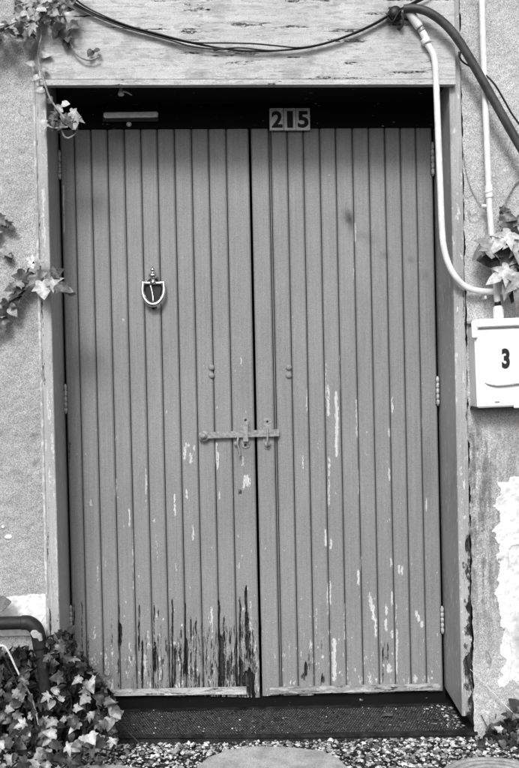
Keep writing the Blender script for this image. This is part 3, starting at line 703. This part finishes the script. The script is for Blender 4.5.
# silver bar, knob and hook on the head board
mb = thing('metal_bar', 'short shiny metal bar fixed to the black board over the door', 'metal bar', tuple(at(130, 118, -.012)))
prism('bar', [(103.5, 112.2), (157.8, 111.4), (157.8, 116.8), (103.5, 117.6)], -.040, -.026, M['bright'], mb, .003)
prism('bar_base', [(102.6, 110.8), (158.4, 110.2), (158.4, 121.2), (102.6, 121.6)], -.0255, -.0105, M['dark_metal'], mb, .002)
dome('knob', 129, 124.2, .009, M['white_pipe'], mb, -.0105, 1.1)
hk = thing('ceiling_hook', 'tiny white hook under the lintel above the metal bar', 'hook', tuple(at(122, 96, -.2)))
lathe('hook_cup', [(.0085, 0), (.010, .003), (.0075, .010), (.005, .020), (.004, .034)], at(121, 95.5, -.20), (0, 0, 1), M['white_pipe'], hk, 12)
tube('hook_tail', [at(122, 92, -.20), at(125, 91.6, -.20), at(129, 93.4, -.198), at(132, 95.5, -.195)], [.004, .0034, .0026, .001], M['white_pipe'], hk, 8, 5)

# ------------------------------------------------------------------ cables over the lintel
YC = YL - .014
def cable(pts, r, mat, label, Y=YC, name='cable', group=None, k=8):
    o = tube(name, [at(p[0], p[1], p[2] if len(p) > 2 else Y) for p in pts], r, mat, None, 8, k)
    return tag(o, label, 'cable', group)
cable([(60, -10), (76, 4), (100, 16.5), (126, 26), (152, 33), (176, 39.5), (200, 44.5), (230, 49.5), (258, 51.2), (285, 50), (312, 46.6), (338, 39.5), (362, 30), (384, 18), (398, 10), (412, 4.5), (430, -4)], .0034, M['cable'], 'black cable hanging lowest across the pale lintel')
cable([(66, -12), (80, 3), (104, 16), (130, 26.2), (156, 33.2), (182, 40), (198, 42.8), (225, 43.0), (252, 43.6), (275, 45.6), (300, 47.5), (325, 43), (348, 35.2), (372, 24.4), (392, 12.8), (408, 5), (428, -6)], .0026, M['cable'], 'thin black cable bowing highest across the pale lintel', YC - .008)
cable([(58, -6), (74, 4.5), (98, 17), (124, 27), (150, 34.4), (170, 40), (190, 46), (215, 49), (240, 47.8), (270, 50.5), (297, 48.8), (322, 44.6), (350, 35.4), (374, 24.8), (394, 13), (414, 3.4), (432, -7)], .0026, M['cable'], 'thin black cable crossing between the other two over the lintel', YC - .004)
cable([(404, 9, YL - .03), (416, 8.5, YL - .04), (430, 13, YL - .045), (446, 25, YL - .045), (459, 41, YL - .045), (472, 62, YL - .045), (484, 83, YL - .045), (497, 106, YL - .045), (510, 129, YL - .045), (524, 153, YL - .045), (545, 188, YL - .045)], .0142, M['thick_cable'], 'thick dark rubber cable sagging from the lintel across the white pipe', name='thick_cable')
cable([(459, 52, YW - .020), (463, 62, YW - .03), (484, 74, YW - .055), (495, 85, YW - .06), (504, 100, YW - .05), (512, 114, YW - .04), (522, 128, YW - .03), (534, 145, YW - .02)], .0030, M['cable'], 'thin black wire running beside the thick dark cable')
cable([(455.5, 90, YW - .006), (461, 130, YW - .006), (465, 165, YW - .006), (471, 188, YW - .007), (481, 206, YW - .01)], .0014, M['stem'], 'hair-thin grey wire on the render leading to the pipe clamp')
# insulator and clutter where the cables are tied
ins = thing('cable_anchor', 'dark cable anchor knob screwed to the corner of the lintel', 'anchor', tuple(at(393, 26, YL)))
lathe('anchor_knob', [(.010, 0), (.020, .004), (.022, .012), (.014, .018), (.014, .024), (.021, .030), (.019, .038), (.006, .040), (.001, .041)], at(393.5, 16.5, YL - .001), (0, -1, 0), M['dark_metal'], ins, 18)
tube('anchor_hook', [at(389, 8, YL + .004), at(396, 9, YL - .03), at(402.5, 17, YL - .034), at(402, 26, YL - .02), at(398, 29, YL + .002)], .0042, M['thick_cable'], ins, 8, 5)
tube('tie_wire', [at(386, 13, YL - .01), at(392, 22, YL - .045), at(399, 12, YL - .045), at(408, 6, YL - .03)], .0018, M['cable'], ins, 6, 5)

# ------------------------------------------------------------------ white pipes
YP = YL - .016
bp = thing('bent_pipe', 'slim white pipe bending from the lintel down and round behind the upright pipe', 'pipe', tuple(at(440, 291, YP)))
tube('pipe', [at(426.2, 43, YP), at(431, 50, YP), at(434.4, 59, YP), at(435.8, 74, YP), at(437.2, 110, YP), at(438.8, 150, YP), at(440.4, 190, YP), at(441.6, 222, YP), (at(443.6, 246, YP)), at(448.5, 264, YP), at(456.5, 278, YP), at(467, 287.4, YP + .006), at(480, 291, YP + .012), at(496, 291.4, YP + .014), at(513, 290.8, YP + .014)], .0098, M['white_pipe'], bp, 14, 8)
ft = tube('cable_gland', [at(406.4, 7, YP - .006), at(409, 11, YP - .006), at(414, 19, YP - .004), at(419.6, 27.6, YP - .002)], [.0135, .0145, .0145, .0130], M['white_pipe'], bp, 16, 4)
tube('collar', [at(420, 28.4, YP), at(422.2, 31.4, YP)], [.0115, .0115], M['steel'], bp, 14, 3)
tube('collar', [at(422.0, 31.6, YP), at(424.0, 35.2, YP), at(426.4, 40.6, YP)], [.0105, .0115, .0105], M['white_pipe'], bp, 14, 3)
tube('collar', [at(425.0, 39, YP), at(427, 43.5, YP)], [.0145, .0145], M['white_pipe'], bp, 14, 3)
prism('pipe_screw', [(484.5, 296), (486.5, 295.6), (487, 298.6), (485, 299)], YP + .004, YW - .004, M['white_pipe'], bp)
tube('pipe_end', [at(509, 290.6, YP + .014), at(514, 290.4, YP + .014), at(519, 290.2, YP + .014)], [.012, .012, .012], M['steel'], bp, 14, 3)
YV = YW - .050
vp = thing('straight_pipe', 'upright white pipe entering the top of the white box', 'pipe', tuple(at(498, 316, YV)))
tube('pipe', [at(481.6, -14, YV), at(483.0, 40, YV), at(485.2, 100, YV), at(487.6, 160, YV), at(488.6, 185, YV), at(489.2, 200, YV), at(490.6, 222, YV), at(492.0, 240, YV), at(493.2, 252, YV), at(494.8, 265, YV), at(496.2, 285, YV), at(497.6, 302, YV)], .0098, M['white_pipe'], vp, 14, 6)
tube('coupling', [at(488.6, 185.5, YV), at(488.8, 187.5, YV), at(489.2, 196.5, YV), at(489.3, 198, YV)], [.0115, .0128, .0128, .0115], M['white_pipe'], vp, 14, 3)
tube('coupling', [at(488.2, 190.5, YV), at(489.2, 192.5, YV)], [.0142, .0142], M['white_pipe'], vp, 14, 3)
tube('clamp_stub', [at(482.5, 206.4, YW - .03), at(486, 206.2, YW - .042), at(490, 206, YV)], [.0065, .0065, .0065], M['white_pipe'], vp, 10, 3)
tube('gland_ring', [at(497.6, 301.5, YV), at(497.9, 306.5, YV)], [.0098, .0098], M['dark_metal'], vp, 14, 3)
tube('gland', [at(497.9, 305.8, YV), at(498.1, 308, YV), at(498.2, 311, YV), at(498.6, 319, YV)], [.011, .0155, .0165, .0165], M['white_pipe'], vp, 16, 3)

# ------------------------------------------------------------------ white box marked 3
YB = YW - .085
mbx = thing('meter_box', 'white enamelled meter box with a black figure 3 on the wall', 'meter box', tuple(at(510, 408, YW)))
bd = prism('box_body', [(474.2, 326), (545, 323), (548, 405), (477.4, 408)], YB, YW - .002, M['white'], mbx, .004)
prism('box_lid', [(471.5, 321.0), (477, 319.6), (490, 318.6), (546, 317), (546.5, 324.5), (477.4, 327.6), (477.9, 338), (472.4, 338.2)], YB - .010, YB - .0005, M['white'], mbx, .0025)
prism('lid_seam', [(478.5, 328.6), (545, 325.9), (545, 326.8), (478.5, 329.6)], YB - .002, YB + .002, M['slate'], bd)
prism('box_top', [(473, 319.5), (546, 316.5), (546, 320), (473, 323)], YB - .0005, YW - .004, M['white'], mbx, .002)
prism('box_foot', [(475.5, 407.5), (546, 404.6), (546.2, 407.6), (475.6, 410)], YB + .01, YW - .004, M['dark_metal'], bd, .001)
prism('corner_bracket', [(514, 401), (546, 399.5), (546, 407), (514, 408.2)], YB - .006, YB - .0008, M['white'], bd, .002)
text_mesh('3', 'figure_three', 501.6, 509.6, 348.4, 368.6, YB - .0012, M['ink'], bd, .05)
tube('handle_lip', [at(485, 382.6, YB - .001), at(489, 384.4, YB - .004), at(497, 385.6, YB - .006), at(506, 385.2, YB - .006), at(516, 384, YB - .006), at(528, 383.2, YB - .004), at(540, 382, YB - .001)], [.0012, .0022, .0028, .0028, .0028, .0022, .0012], M['steel'], bd, 8, 5)
prism('maker_mark', [(495, 401.3), (499.6, 401.1), (499.6, 402.5), (495, 402.7)], YB - .0015, YB + .001, M['steel'], bd)

# ------------------------------------------------------------------ drain pipe, stick, slate at the left foot of the wall
YDR = -.285
dp = thing('drain_pipe', 'dark drain pipe elbow at the foot of the wall half buried in ivy', 'pipe', tuple(at(50, 745, YDR)))
tube('pipe', [at(-40, 625.5, YDR), at(-10, 623.6, YDR), at(14, 622.8, YDR), at(24, 622.6, YDR)], .0205, M['drain'], dp, 18, 6)
tube('elbow', [at(22, 622.6, YDR), at(29, 623, YDR), at(35.5, 628, YDR), at(38.5, 637, YDR), at(40.5, 648, YDR)], .0225, M['drain'], dp, 18, 6)
tube('pipe', [at(39.5, 644, YDR), at(43, 668, YDR), at(46, 700, YDR), at(49, 752, YDR)], .0200, M['drain'], dp, 18, 6)
prism('mortar_lump', [(30, 633), (32, 630.4), (36, 630.2), (38.5, 633), (41, 634.5), (42.4, 641), (39, 641.5), (38, 638.6), (33, 638.2)], YDR - .026, YDR - .012, M['stone'], dp, .0015)
sp_ = prism('slate_piece', [(-18, 606), (-4, 597), (3, 596.5), (11.2, 602.5), (3, 611.5), (-10, 617)], -.300, -.288, M['slate'], None, .002)
tag(sp_, 'broken slate piece resting on the dark drain pipe', 'slate')
st = tube('stick', [at(-12, 645, -.36), at(0, 645.6, -.36), at(5, 646.8, -.36), at(10, 655, -.36), at(16, 668, -.355), at(23, 682, -.35), at(34, 705, -.33), at(44, 752, -.30)], [.0034, .0036, .0036, .0034, .003, .003, .0028, .0026], M['pale_stem'], None, 8, 5)
tag(st, 'bent pale stick standing up out of the ivy bush', 'stick')

# ------------------------------------------------------------------ ivy
HALF = [(0, .04), (.10, -.06), (.24, -.10), (.40, -.05), (.42, .03), (.37, .12), (.44, .20), (.57, .33), (.50, .37), (.36, .40), (.30, .52), (.20, .70), (.10, .88), (0, 1.0)]
HALF2 = [(0, .04), (.12, -.04), (.28, -.06), (.47, .00), (.40, .08), (.30, .16), (.40, .28), (.60, .56), (.44, .54), (.27, .48), (.24, .62), (.19, .80), (.09, .98), (0, 1.12)]
HALF3 = [(0, .04), (.12, -.06), (.26, -.07), (.38, .00), (.43, .10), (.44, .22), (.44, .34), (.41, .46), (.35, .58), (.27, .69), (.18, .80), (.11, .89), (.05, .96), (0, 1.0)]
def leaf_mesh(half, mat, curl, fold):
    """a lobed blade: midrib, an inner ring and the outline, folded along the midrib and curled to the tip"""
    def P(x, y): return (x, y, -fold * abs(x) ** 1.25 - curl * y * y + .035 * math.sin(abs(x) * 11 + y * 7))
    mid = [(0, .04), (0, .22), (0, .42), (0, .66), (0, half[-1][1])]
    V = [P(*p) for p in mid]; vein = [1, 1, 1, .9, .5]; F = []
    near = [0, 0, 1, 1, 1, 1, 2, 2, 2, 2, 3, 3, 3, 4]
    for s in (1, -1):
        prev = (0, 0)
        for i, (x, y) in enumerate(half):
            if i == 0 or i == len(half) - 1: cur = (near[i], near[i])
            else:
                m = mid[near[i]]; V.append(P(s * (x * .55 + m[0] * .45), y * .55 + m[1] * .45)); vein.append(.25 if i not in (3, 7) else .8)
                V.append(P(s * x, y)); vein.append(0); cur = (len(V) - 2, len(V) - 1)
            q = [prev[0], prev[1], cur[1], cur[0]]; q = [v for k, v in enumerate(q) if v not in q[:k]]
            if len(q) >= 3: F.append(q if s > 0 else q[::-1])
            if i and near[i] != near[i - 1]:
                t = [near[i - 1], prev[0], cur[0], near[i]]; t = [v for k, v in enumerate(t) if v not in t[:k]]
                if len(t) >= 3: F.append(t if s > 0 else t[::-1])
            elif i:
                t = [near[i], prev[0], cur[0]]; t = [v for k, v in enumerate(t) if v not in t[:k]]
                if len(t) >= 3: F.append(t if s > 0 else t[::-1])
            prev = cur
    me = bpy.data.meshes.new('leaf'); me.from_pydata(V, [], F); me.materials.append(mat)
    a = me.attributes.new('vein', 'FLOAT', 'POINT'); a.data.foreach_set('value', vein)
    me.polygons.foreach_set('use_smooth', [True] * len(me.polygons))
    me.update(); return me
LM = {}
for mi, m in enumerate(LEAFM):
    for hi, h in enumerate((HALF, HALF2, HALF3)):
        for ci, (cu_, fo) in enumerate(((.18, .30), (.45, .10), (-.12, .45))):
            LM[mi, hi, ci] = leaf_mesh(h, m, cu_, fo)
def add_leaf(root, pos, tip, normal, size, tone, shape=None):
    shape = random.choice((0, 0, 1, 2)) if shape is None else shape
    o = bpy.data.objects.new('leaf', LM[tone, shape, random.randrange(3)]); COL.objects.link(o)
    n = Vector(normal).normalized(); t = Vector(tip); t = (t - n * t.dot(n)).normalized(); x = t.cross(n)
    o.rotation_euler = Matrix(((x.x, t.x, n.x), (x.y, t.y, n.y), (x.z, t.z, n.z))).to_euler()
    o.scale = (size * random.uniform(.85, 1.1), size, size); o.location = Vector(pos) - wloc(root); o.parent = root
    return o
def rnd(a): return random.uniform(-a, a)
def facing(up=.5, j=.45): return (rnd(j), -1 + rnd(.3), up + rnd(j))
def pick(ws): return random.choices(range(4), ws)[0]

# bush at the bottom left
bush = thing('ivy_bush', 'dense ivy bush heaped against the wall beside the rotted door foot', 'ivy', tuple(on_ground(50, 760, 0)))
def bush_top(px): return np.interp(px, [-60, 0, 30, 55, 70, 84, 100, 112, 122], [642, 642, 642, 630, 618, 654, 672, 690, 715])
cnt = 0
stems = []
while cnt < 285:
    px_ = random.uniform(-55, 118); t_ = bush_top(px_); py_ = t_ + 4 + random.random() ** .8 * (775 - t_)
    if px_ > 95 and py_ > 742: continue
    depth = -.25 - random.random() * .15 - .22 * max(0, (py_ - 690) / 80) * random.uniform(.5, 1)
    tone_dark = 4 < px_ < 52 and py_ < 685  # leaves below the drain pipe get dark colours to paint the hollow's shade
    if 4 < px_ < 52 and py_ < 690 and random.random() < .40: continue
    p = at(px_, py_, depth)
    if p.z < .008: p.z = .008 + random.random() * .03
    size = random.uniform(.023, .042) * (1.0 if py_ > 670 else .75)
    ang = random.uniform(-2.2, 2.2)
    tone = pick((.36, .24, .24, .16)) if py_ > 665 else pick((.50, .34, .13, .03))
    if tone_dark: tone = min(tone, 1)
    nrm = facing(.75, .6)
    add_leaf(bush, p, (math.sin(ang), rnd(.3) - .2, -math.cos(ang)), nrm, size, tone)
    cnt += 1
    if cnt % 6 == 0: stems.append(p)
SV = []; SF = []
for p in stems:
    b = Vector((p.x + rnd(.12), -.26 - random.random() * .06, .0)); mid = (p + b) / 2 + Vector((rnd(.04), rnd(.02), rnd(.04)))
    v, f = tube_geo(catmull([b, mid, p], 5), .0022, 6); o_ = len(SV); SV += v; SF += [[i + o_ for i in q] for q in f]
mk('stems', SV, SF, M['dark_stem'], bush, smooth=True)
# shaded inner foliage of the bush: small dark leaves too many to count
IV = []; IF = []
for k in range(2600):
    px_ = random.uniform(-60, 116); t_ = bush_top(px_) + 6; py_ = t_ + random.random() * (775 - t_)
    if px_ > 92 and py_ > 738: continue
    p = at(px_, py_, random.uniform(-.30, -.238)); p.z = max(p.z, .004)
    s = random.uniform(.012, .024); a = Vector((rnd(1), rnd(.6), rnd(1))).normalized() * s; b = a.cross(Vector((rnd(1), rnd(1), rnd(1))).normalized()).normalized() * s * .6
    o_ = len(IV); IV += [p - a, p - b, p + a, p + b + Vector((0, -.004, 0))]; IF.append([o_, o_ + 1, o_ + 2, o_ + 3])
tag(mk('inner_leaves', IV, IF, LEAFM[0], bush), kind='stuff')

def sprig(name, label, stem_pts, r, mat, leaves, loc):
    root = thing(name, label, 'ivy', tuple(loc))
    for pts in stem_pts:
        tube('stem', [at(*p) for p in pts], r, mat, root, 7, 6)
    for (x, y, Y, ang, size, tone, up, sh) in leaves:
        a = R(ang); add_leaf(root, at(x, y, Y), (math.sin(a), -.15, -math.cos(a)), facing(up, .35), size, tone, sh)
    return root
# trailing ivy over the top left corner: angle 0 = tip hangs down, 90 = tip to the right
Y1 = YL - .02
lv = []
for k in range(96):
    x = random.uniform(-22, 74); yc = np.interp(x, [-22, 0, 30, 60, 76], [30, 27, 12, 4, 0]); y = yc + random.gauss(0, 8)
    lv.append((x, y, Y1 - random.uniform(-.004, .06), random.uniform(-80, 80), random.uniform(.018, .036), pick((.40, .24, .22, .14)), .5, None))
lv += [(33, 38, Y1, -60, .030, 3, .3, 2), (31, 44, Y1, -90, .034, 2, .3, 2), (41, 52, Y1, 80, .036, 3, .3, 2), (34, 62, Y1, -85, .030, 2, .3, 2), (42, 68, Y1, 70, .024, 2, .3, 2), (38, 76, Y1, -70, .026, 3, .3, 2), (43, 88, Y1 - .004, -60, .028, 3, .3, 2),
       (63, 29, Y1, 20, .046, 0, .3, None), (58, 22, Y1, -20, .046, 2, .4, None), (67, 34, Y1, 10, .040, 1, .4, None), (66, 40, Y1, 0, .030, 0, .3, None), (70, 22, Y1, 50, .040, 2, .4, None), (92, 50, Y1, -30, .026, 0, .3, 2), (95, 49, Y1, 60, .022, 1, .3, 2),
       (48, 98, -.27, 40, .026, 1, .3, 2), (56, 106, -.27, 50, .030, 2, .3, 2), (62, 103, -.27, 80, .026, 3, .3, 2), (58, 112, -.27, -50, .034, 0, .2, None), (64, 114, -.275, 20, .040, 1, .3, None), (70, 112, -.275, 70, .040, 3, .4, None), (46, 120, -.275, -20, .036, 3, .4, 2), (52, 116, -.27, 10, .036, 0, .3, None), (61, 120, -.27, -10, .040, 0, .2, None), (72, 122, -.27, 30, .036, 2, .3, 2), (67, 118, -.28, 20, .034, 1, .3, None), (55, 124, -.27, 30, .034, 1, .2, None), (75, 118, -.272, 80, .028, 2, .3, None)]
sprig('trailing_ivy', 'trailing ivy over the lintel corner with a strand hanging past the door frame',
      [[(-30, 34, Y1), (0, 29, Y1), (22, 18, Y1), (42, 8, Y1), (60, -4, Y1), (75, -16, Y1)], [(42, 8, Y1), (42.5, 24, Y1), (41, 38, Y1), (38.5, 50, Y1), (39, 62, Y1), (42, 74, Y1), (45, 84, Y1 - .004), (50, 98, -.275), (58, 110, -.275), (66, 120, -.275)],
       [(60, 6, Y1), (66, 22, Y1), (68, 36, Y1), (72, 47, Y1), (80, 57, Y1), (90, 60, Y1), (99, 57, Y1)], [(44, 124, -.272), (54, 128, -.272), (68, 127, -.272)], [(60, 126, -.272), (64, 136, -.26), (69, 138, -.25), (76, 133, -.25), (77, 127, -.26)], [(14, 14, Y1), (14, 4, Y1), (13, -14, Y1)]],
      .0032, M['stem'], lv, at(42, 8, Y1))
# dark fringe of dead stems under the corner ivy belongs to the same plant; sprig at the middle of the left wall
lv = [(-4, 215, YW - .03, 40, .050, 1, .4, None), (4, 222, YW - .03, 60, .040, 0, .4, None), (-8, 228, YW - .03, 10, .050, 2, .4, None), (2, 248, YW - .03, 50, .040, 2, .4, 2), (8, 254, YW - .03, 20, .030, 1, .3, None)]
sprig('wall_ivy', 'small ivy shoot creeping on bare grey render above the jamb sprig', [[(-24, 236, YW - .02), (-8, 226, YW - .02), (6, 220, YW - .025)], [(-24, 262, YW - .02), (-8, 252, YW - .02), (8, 252, YW - .025)]], .002, M['dark_stem'], lv, at(-8, 230, YW))
YI = YF - .03
lv = [(26, 272, YI - .01, -20, .075, 0, .4, 0), (34, 274, YI - .02, 40, .060, 1, .5, 0), (42, 281, YI - .03, 10, .070, 3, .5, 0), (50, 280, YI - .03, 60, .055, 2, .5, 1), (58, 284, YI - .035, 50, .055, 1, .4, 0), (64, 289, YI - .035, 70, .034, 2, .5, 2), (69, 293, YI - .035, 80, .022, 1, .4, 2),
      (28, 262, YI - .02, 100, .045, 3, .6, 0), (36, 262, YI - .02, 130, .034, 2, .6, 0), (52, 274, YI - .03, 120, .040, 0, .4, 0), (20, 288, YI, -30, .050, 0, .3, 0), (14, 294, YI, 20, .045, 0, .3, 0), (18, 300, YI, -40, .040, 1, .4, 0), (8, 300, YI, -10, .050, 0, .3, 0), (10, 308, YI, 40, .034, 2, .5, 2), (4, 310, YI, -30, .040, 0, .4, 0), (2, 318, YI, 10, .042, 1, .5, 0), (-5, 322, YI, -20, .050, 0, .4, 0), (22, 282, YI - .02, -60, .034, 2, .6, 0), (46, 286, YI - .03, -10, .034, 1, .3, 0), (14, 286, YI - .01, -70, .036, 1, .5, 0), (-8, 312, YI, -50, .05, 1, .4, 0)]
sprig('jamb_ivy', 'ivy sprig reaching across the jamb towards the door leaf with knocker', [[(-20, 330, YW - .015), (0, 314, YW - .02), (14, 298, YW - .03), (26, 284, YI), (38, 280, YI - .01), (52, 284, YI - .02), (68, 292, YI - .03)], [(26, 284, YI), (28, 270, YI - .01), (34, 262, YI - .02)]], .0028, M['dark_stem'], lv, at(20, 290, YW))
# big-leaved vine by the meter box
YM = YV - .045
lv = [(493, 240, YM, -55, .075, 2, .4, 1), (491, 246, YM - .01, -20, .060, 2, .3, 1), (512, 232, YM - .02, -50, .085, 3, .5, 1), (520, 236, YM - .02, 20, .085, 3, .5, 1), (512, 234, YM - .015, 10, .080, 3, .4, 1), (496, 258, YM + .012, -88, .062, 0, .2, 2), (508, 246, YM + .01, -10, .085, 1, .3, 1), (516, 256, YM, -20, .075, 1, .3, 1), (510, 268, YM - .02, -60, .080, 3, .5, 1), (512, 272, YM - .02, -20, .075, 3, .5, 1), (519, 276, YM - .025, 10, .085, 3, .4, 1),
      (500, 264, YM + .01, 30, .065, 0, .3, 0), (503, 214, YM + .01, 60, .050, 1, .4, 0), (508, 222, YM + .01, 20, .060, 0, .3, 0), (500, 210, YM + .015, 90, .032, 0, .3, 0), (516, 218, YM + .005, 40, .045, 1, .5, 0), (525, 250, YM, 0, .085, 2, .4, 1), (530, 276, YM, -10, .085, 2, .4, 1), (534, 225, YM, 10, .08, 1, .4, 1), (505, 252, YM + .02, -30, .06, 0, .3, 0), (514, 285, YM + .012, 0, .055, 0, .3, 0), (516, 246, YM + .02, 30, .07, 0, .3, 0), (512, 224, YM + .022, -70, .05, 0, .3, 0), (520, 266, YM + .02, 30, .06, 0, .3, 0)]
sprig('wall_vine', 'broad star-leaved vine spilling over the upright white pipe above the box', [[(560, 215, YW - .03), (535, 228, YW - .06), (515, 240, YM + .02), (500, 252, YM + .02)], [(535, 228, YW - .06), (524, 262, YM + .02), (512, 280, YM + .02)], [(540, 165, YW - .012), (519, 180, YW - .012), (510, 192, YW - .015), (503, 206, YW - .03), (498, 222, YM + .03)]], .0028, M['stem'], lv, at(515, 240, YW))
# weeds at the bottom right
pl = thing('wall_weed', 'low dark leafy weed at the foot of the bare plaster', 'weed', tuple(on_ground(508, 752, 0)))
for k in range(70):
    px_ = random.uniform(478, 560); t_ = np.interp(px_, [478, 490, 505, 519, 560], [742, 722, 716, 704, 690]); py_ = t_ + random.random() * (758 - t_)
    p = at(px_, py_, -.25 - random.random() * .07); p.z = max(p.z, .008)
    an = random.uniform(-2.6, 2.6)
    add_leaf(pl, p, (math.sin(an), rnd(.3) - .2, -math.cos(an)), facing(.6, .6), random.uniform(.022, .044), pick((.52, .28, .15, .05)))
SV = []; SF = []
for k in range(10):
    b = at(random.uniform(490, 545), 752, -.26); b.z = 0.0; e = b + Vector((rnd(.05), rnd(.02), random.uniform(.05, .12)))
    v, f = tube_geo(catmull([b, (b + e) / 2 + Vector((rnd(.01), 0, 0)), e], 4), .0018, 6); o_ = len(SV); SV += v; SF += [[i + o_ for i in q] for q in f]
mk('stems', SV, SF, M['dark_stem'], pl, smooth=True)
IV = []; IF = []
for k in range(500):
    px_ = random.uniform(480, 560); t_ = np.interp(px_, [478, 490, 505, 519, 560], [744, 728, 722, 712, 700]); py_ = t_ + random.random() * (756 - t_)
    p = at(px_, py_, random.uniform(-.29, -.245)); p.z = max(p.z, .004)
    s = random.uniform(.010, .018); a = Vector((rnd(1), rnd(.6), rnd(1))).normalized() * s; b = a.cross(Vector((rnd(1), rnd(1), rnd(1))).normalized()).normalized() * s * .6
    o_ = len(IV); IV += [p - a, p - b, p + a, p + b]; IF.append([o_, o_ + 1, o_ + 2, o_ + 3])
tag(mk('inner_leaves', IV, IF, LEAFM[0], pl), kind='stuff')
tag(tube('dry_stalk', [at(470, 669, YW - .012), at(480, 679, YW - .022), at(500, 700, YW - .035), at(519, 719, YW - .045), at(530, 731, YW - .05), at(540, 752, YW - .05)], [.0008, .0012, .0016, .0020, .0022, .0022], M['pale_stem'], None, 6, 5), 'thin pale dry stalk leaning on the bare plaster', 'stalk')

# ------------------------------------------------------------------ litter on the sill and in the gravel
spots = []; sizes = []; tones = []; zs = []
for k in range(420):
    r_ = random.random()
    if r_ < .5: x = tx1 - .03 - abs(random.gauss(0, .05)); y = random.uniform(YW + .01, -.03)
    else: x = random.uniform(tx0 + .15, tx1 - .03); y = random.uniform(YW + .005, -.01)
    spots.append((x, y)); s = random.choice([.0015, .002, .003, .004, .007 if r_ < .5 else .003]); sizes.append(s); zs.append(ZS + .002 + s * .3 + (random.random() * .008 if r_ < .5 else 0)); tones.append(random.choice([.04, .08, .3, .6]))
tag(chips('sill_litter', spots, sizes, tones, zs, .4), 'fine paint flakes and crumbs scattered over the ribbed sill', 'litter')
def litter_leaf(px_, py_, z, size, tone, ang, label):
    p = on_ground(px_, py_, z); o = bpy.data.objects.new('fallen_leaf', LM[tone, 2, 1]); COL.objects.link(o)
    o.location = p; o.scale = (size * .7, size, size); o.rotation_euler = (rnd(.15), rnd(.15), ang); tag(o, label, 'leaf')
litter_leaf(392, 714, ZS + .012, .045, 1, 1.4, 'dry curled leaf lying on the ribbed door sill')
litter_leaf(178, 751, .044, .050, 3, .9, 'pale fallen leaf on the gravel near the small paving stone')
litter_leaf(128, 748, .042, .035, 2, -.6, 'small grey fallen leaf on the gravel beside the white pebble')
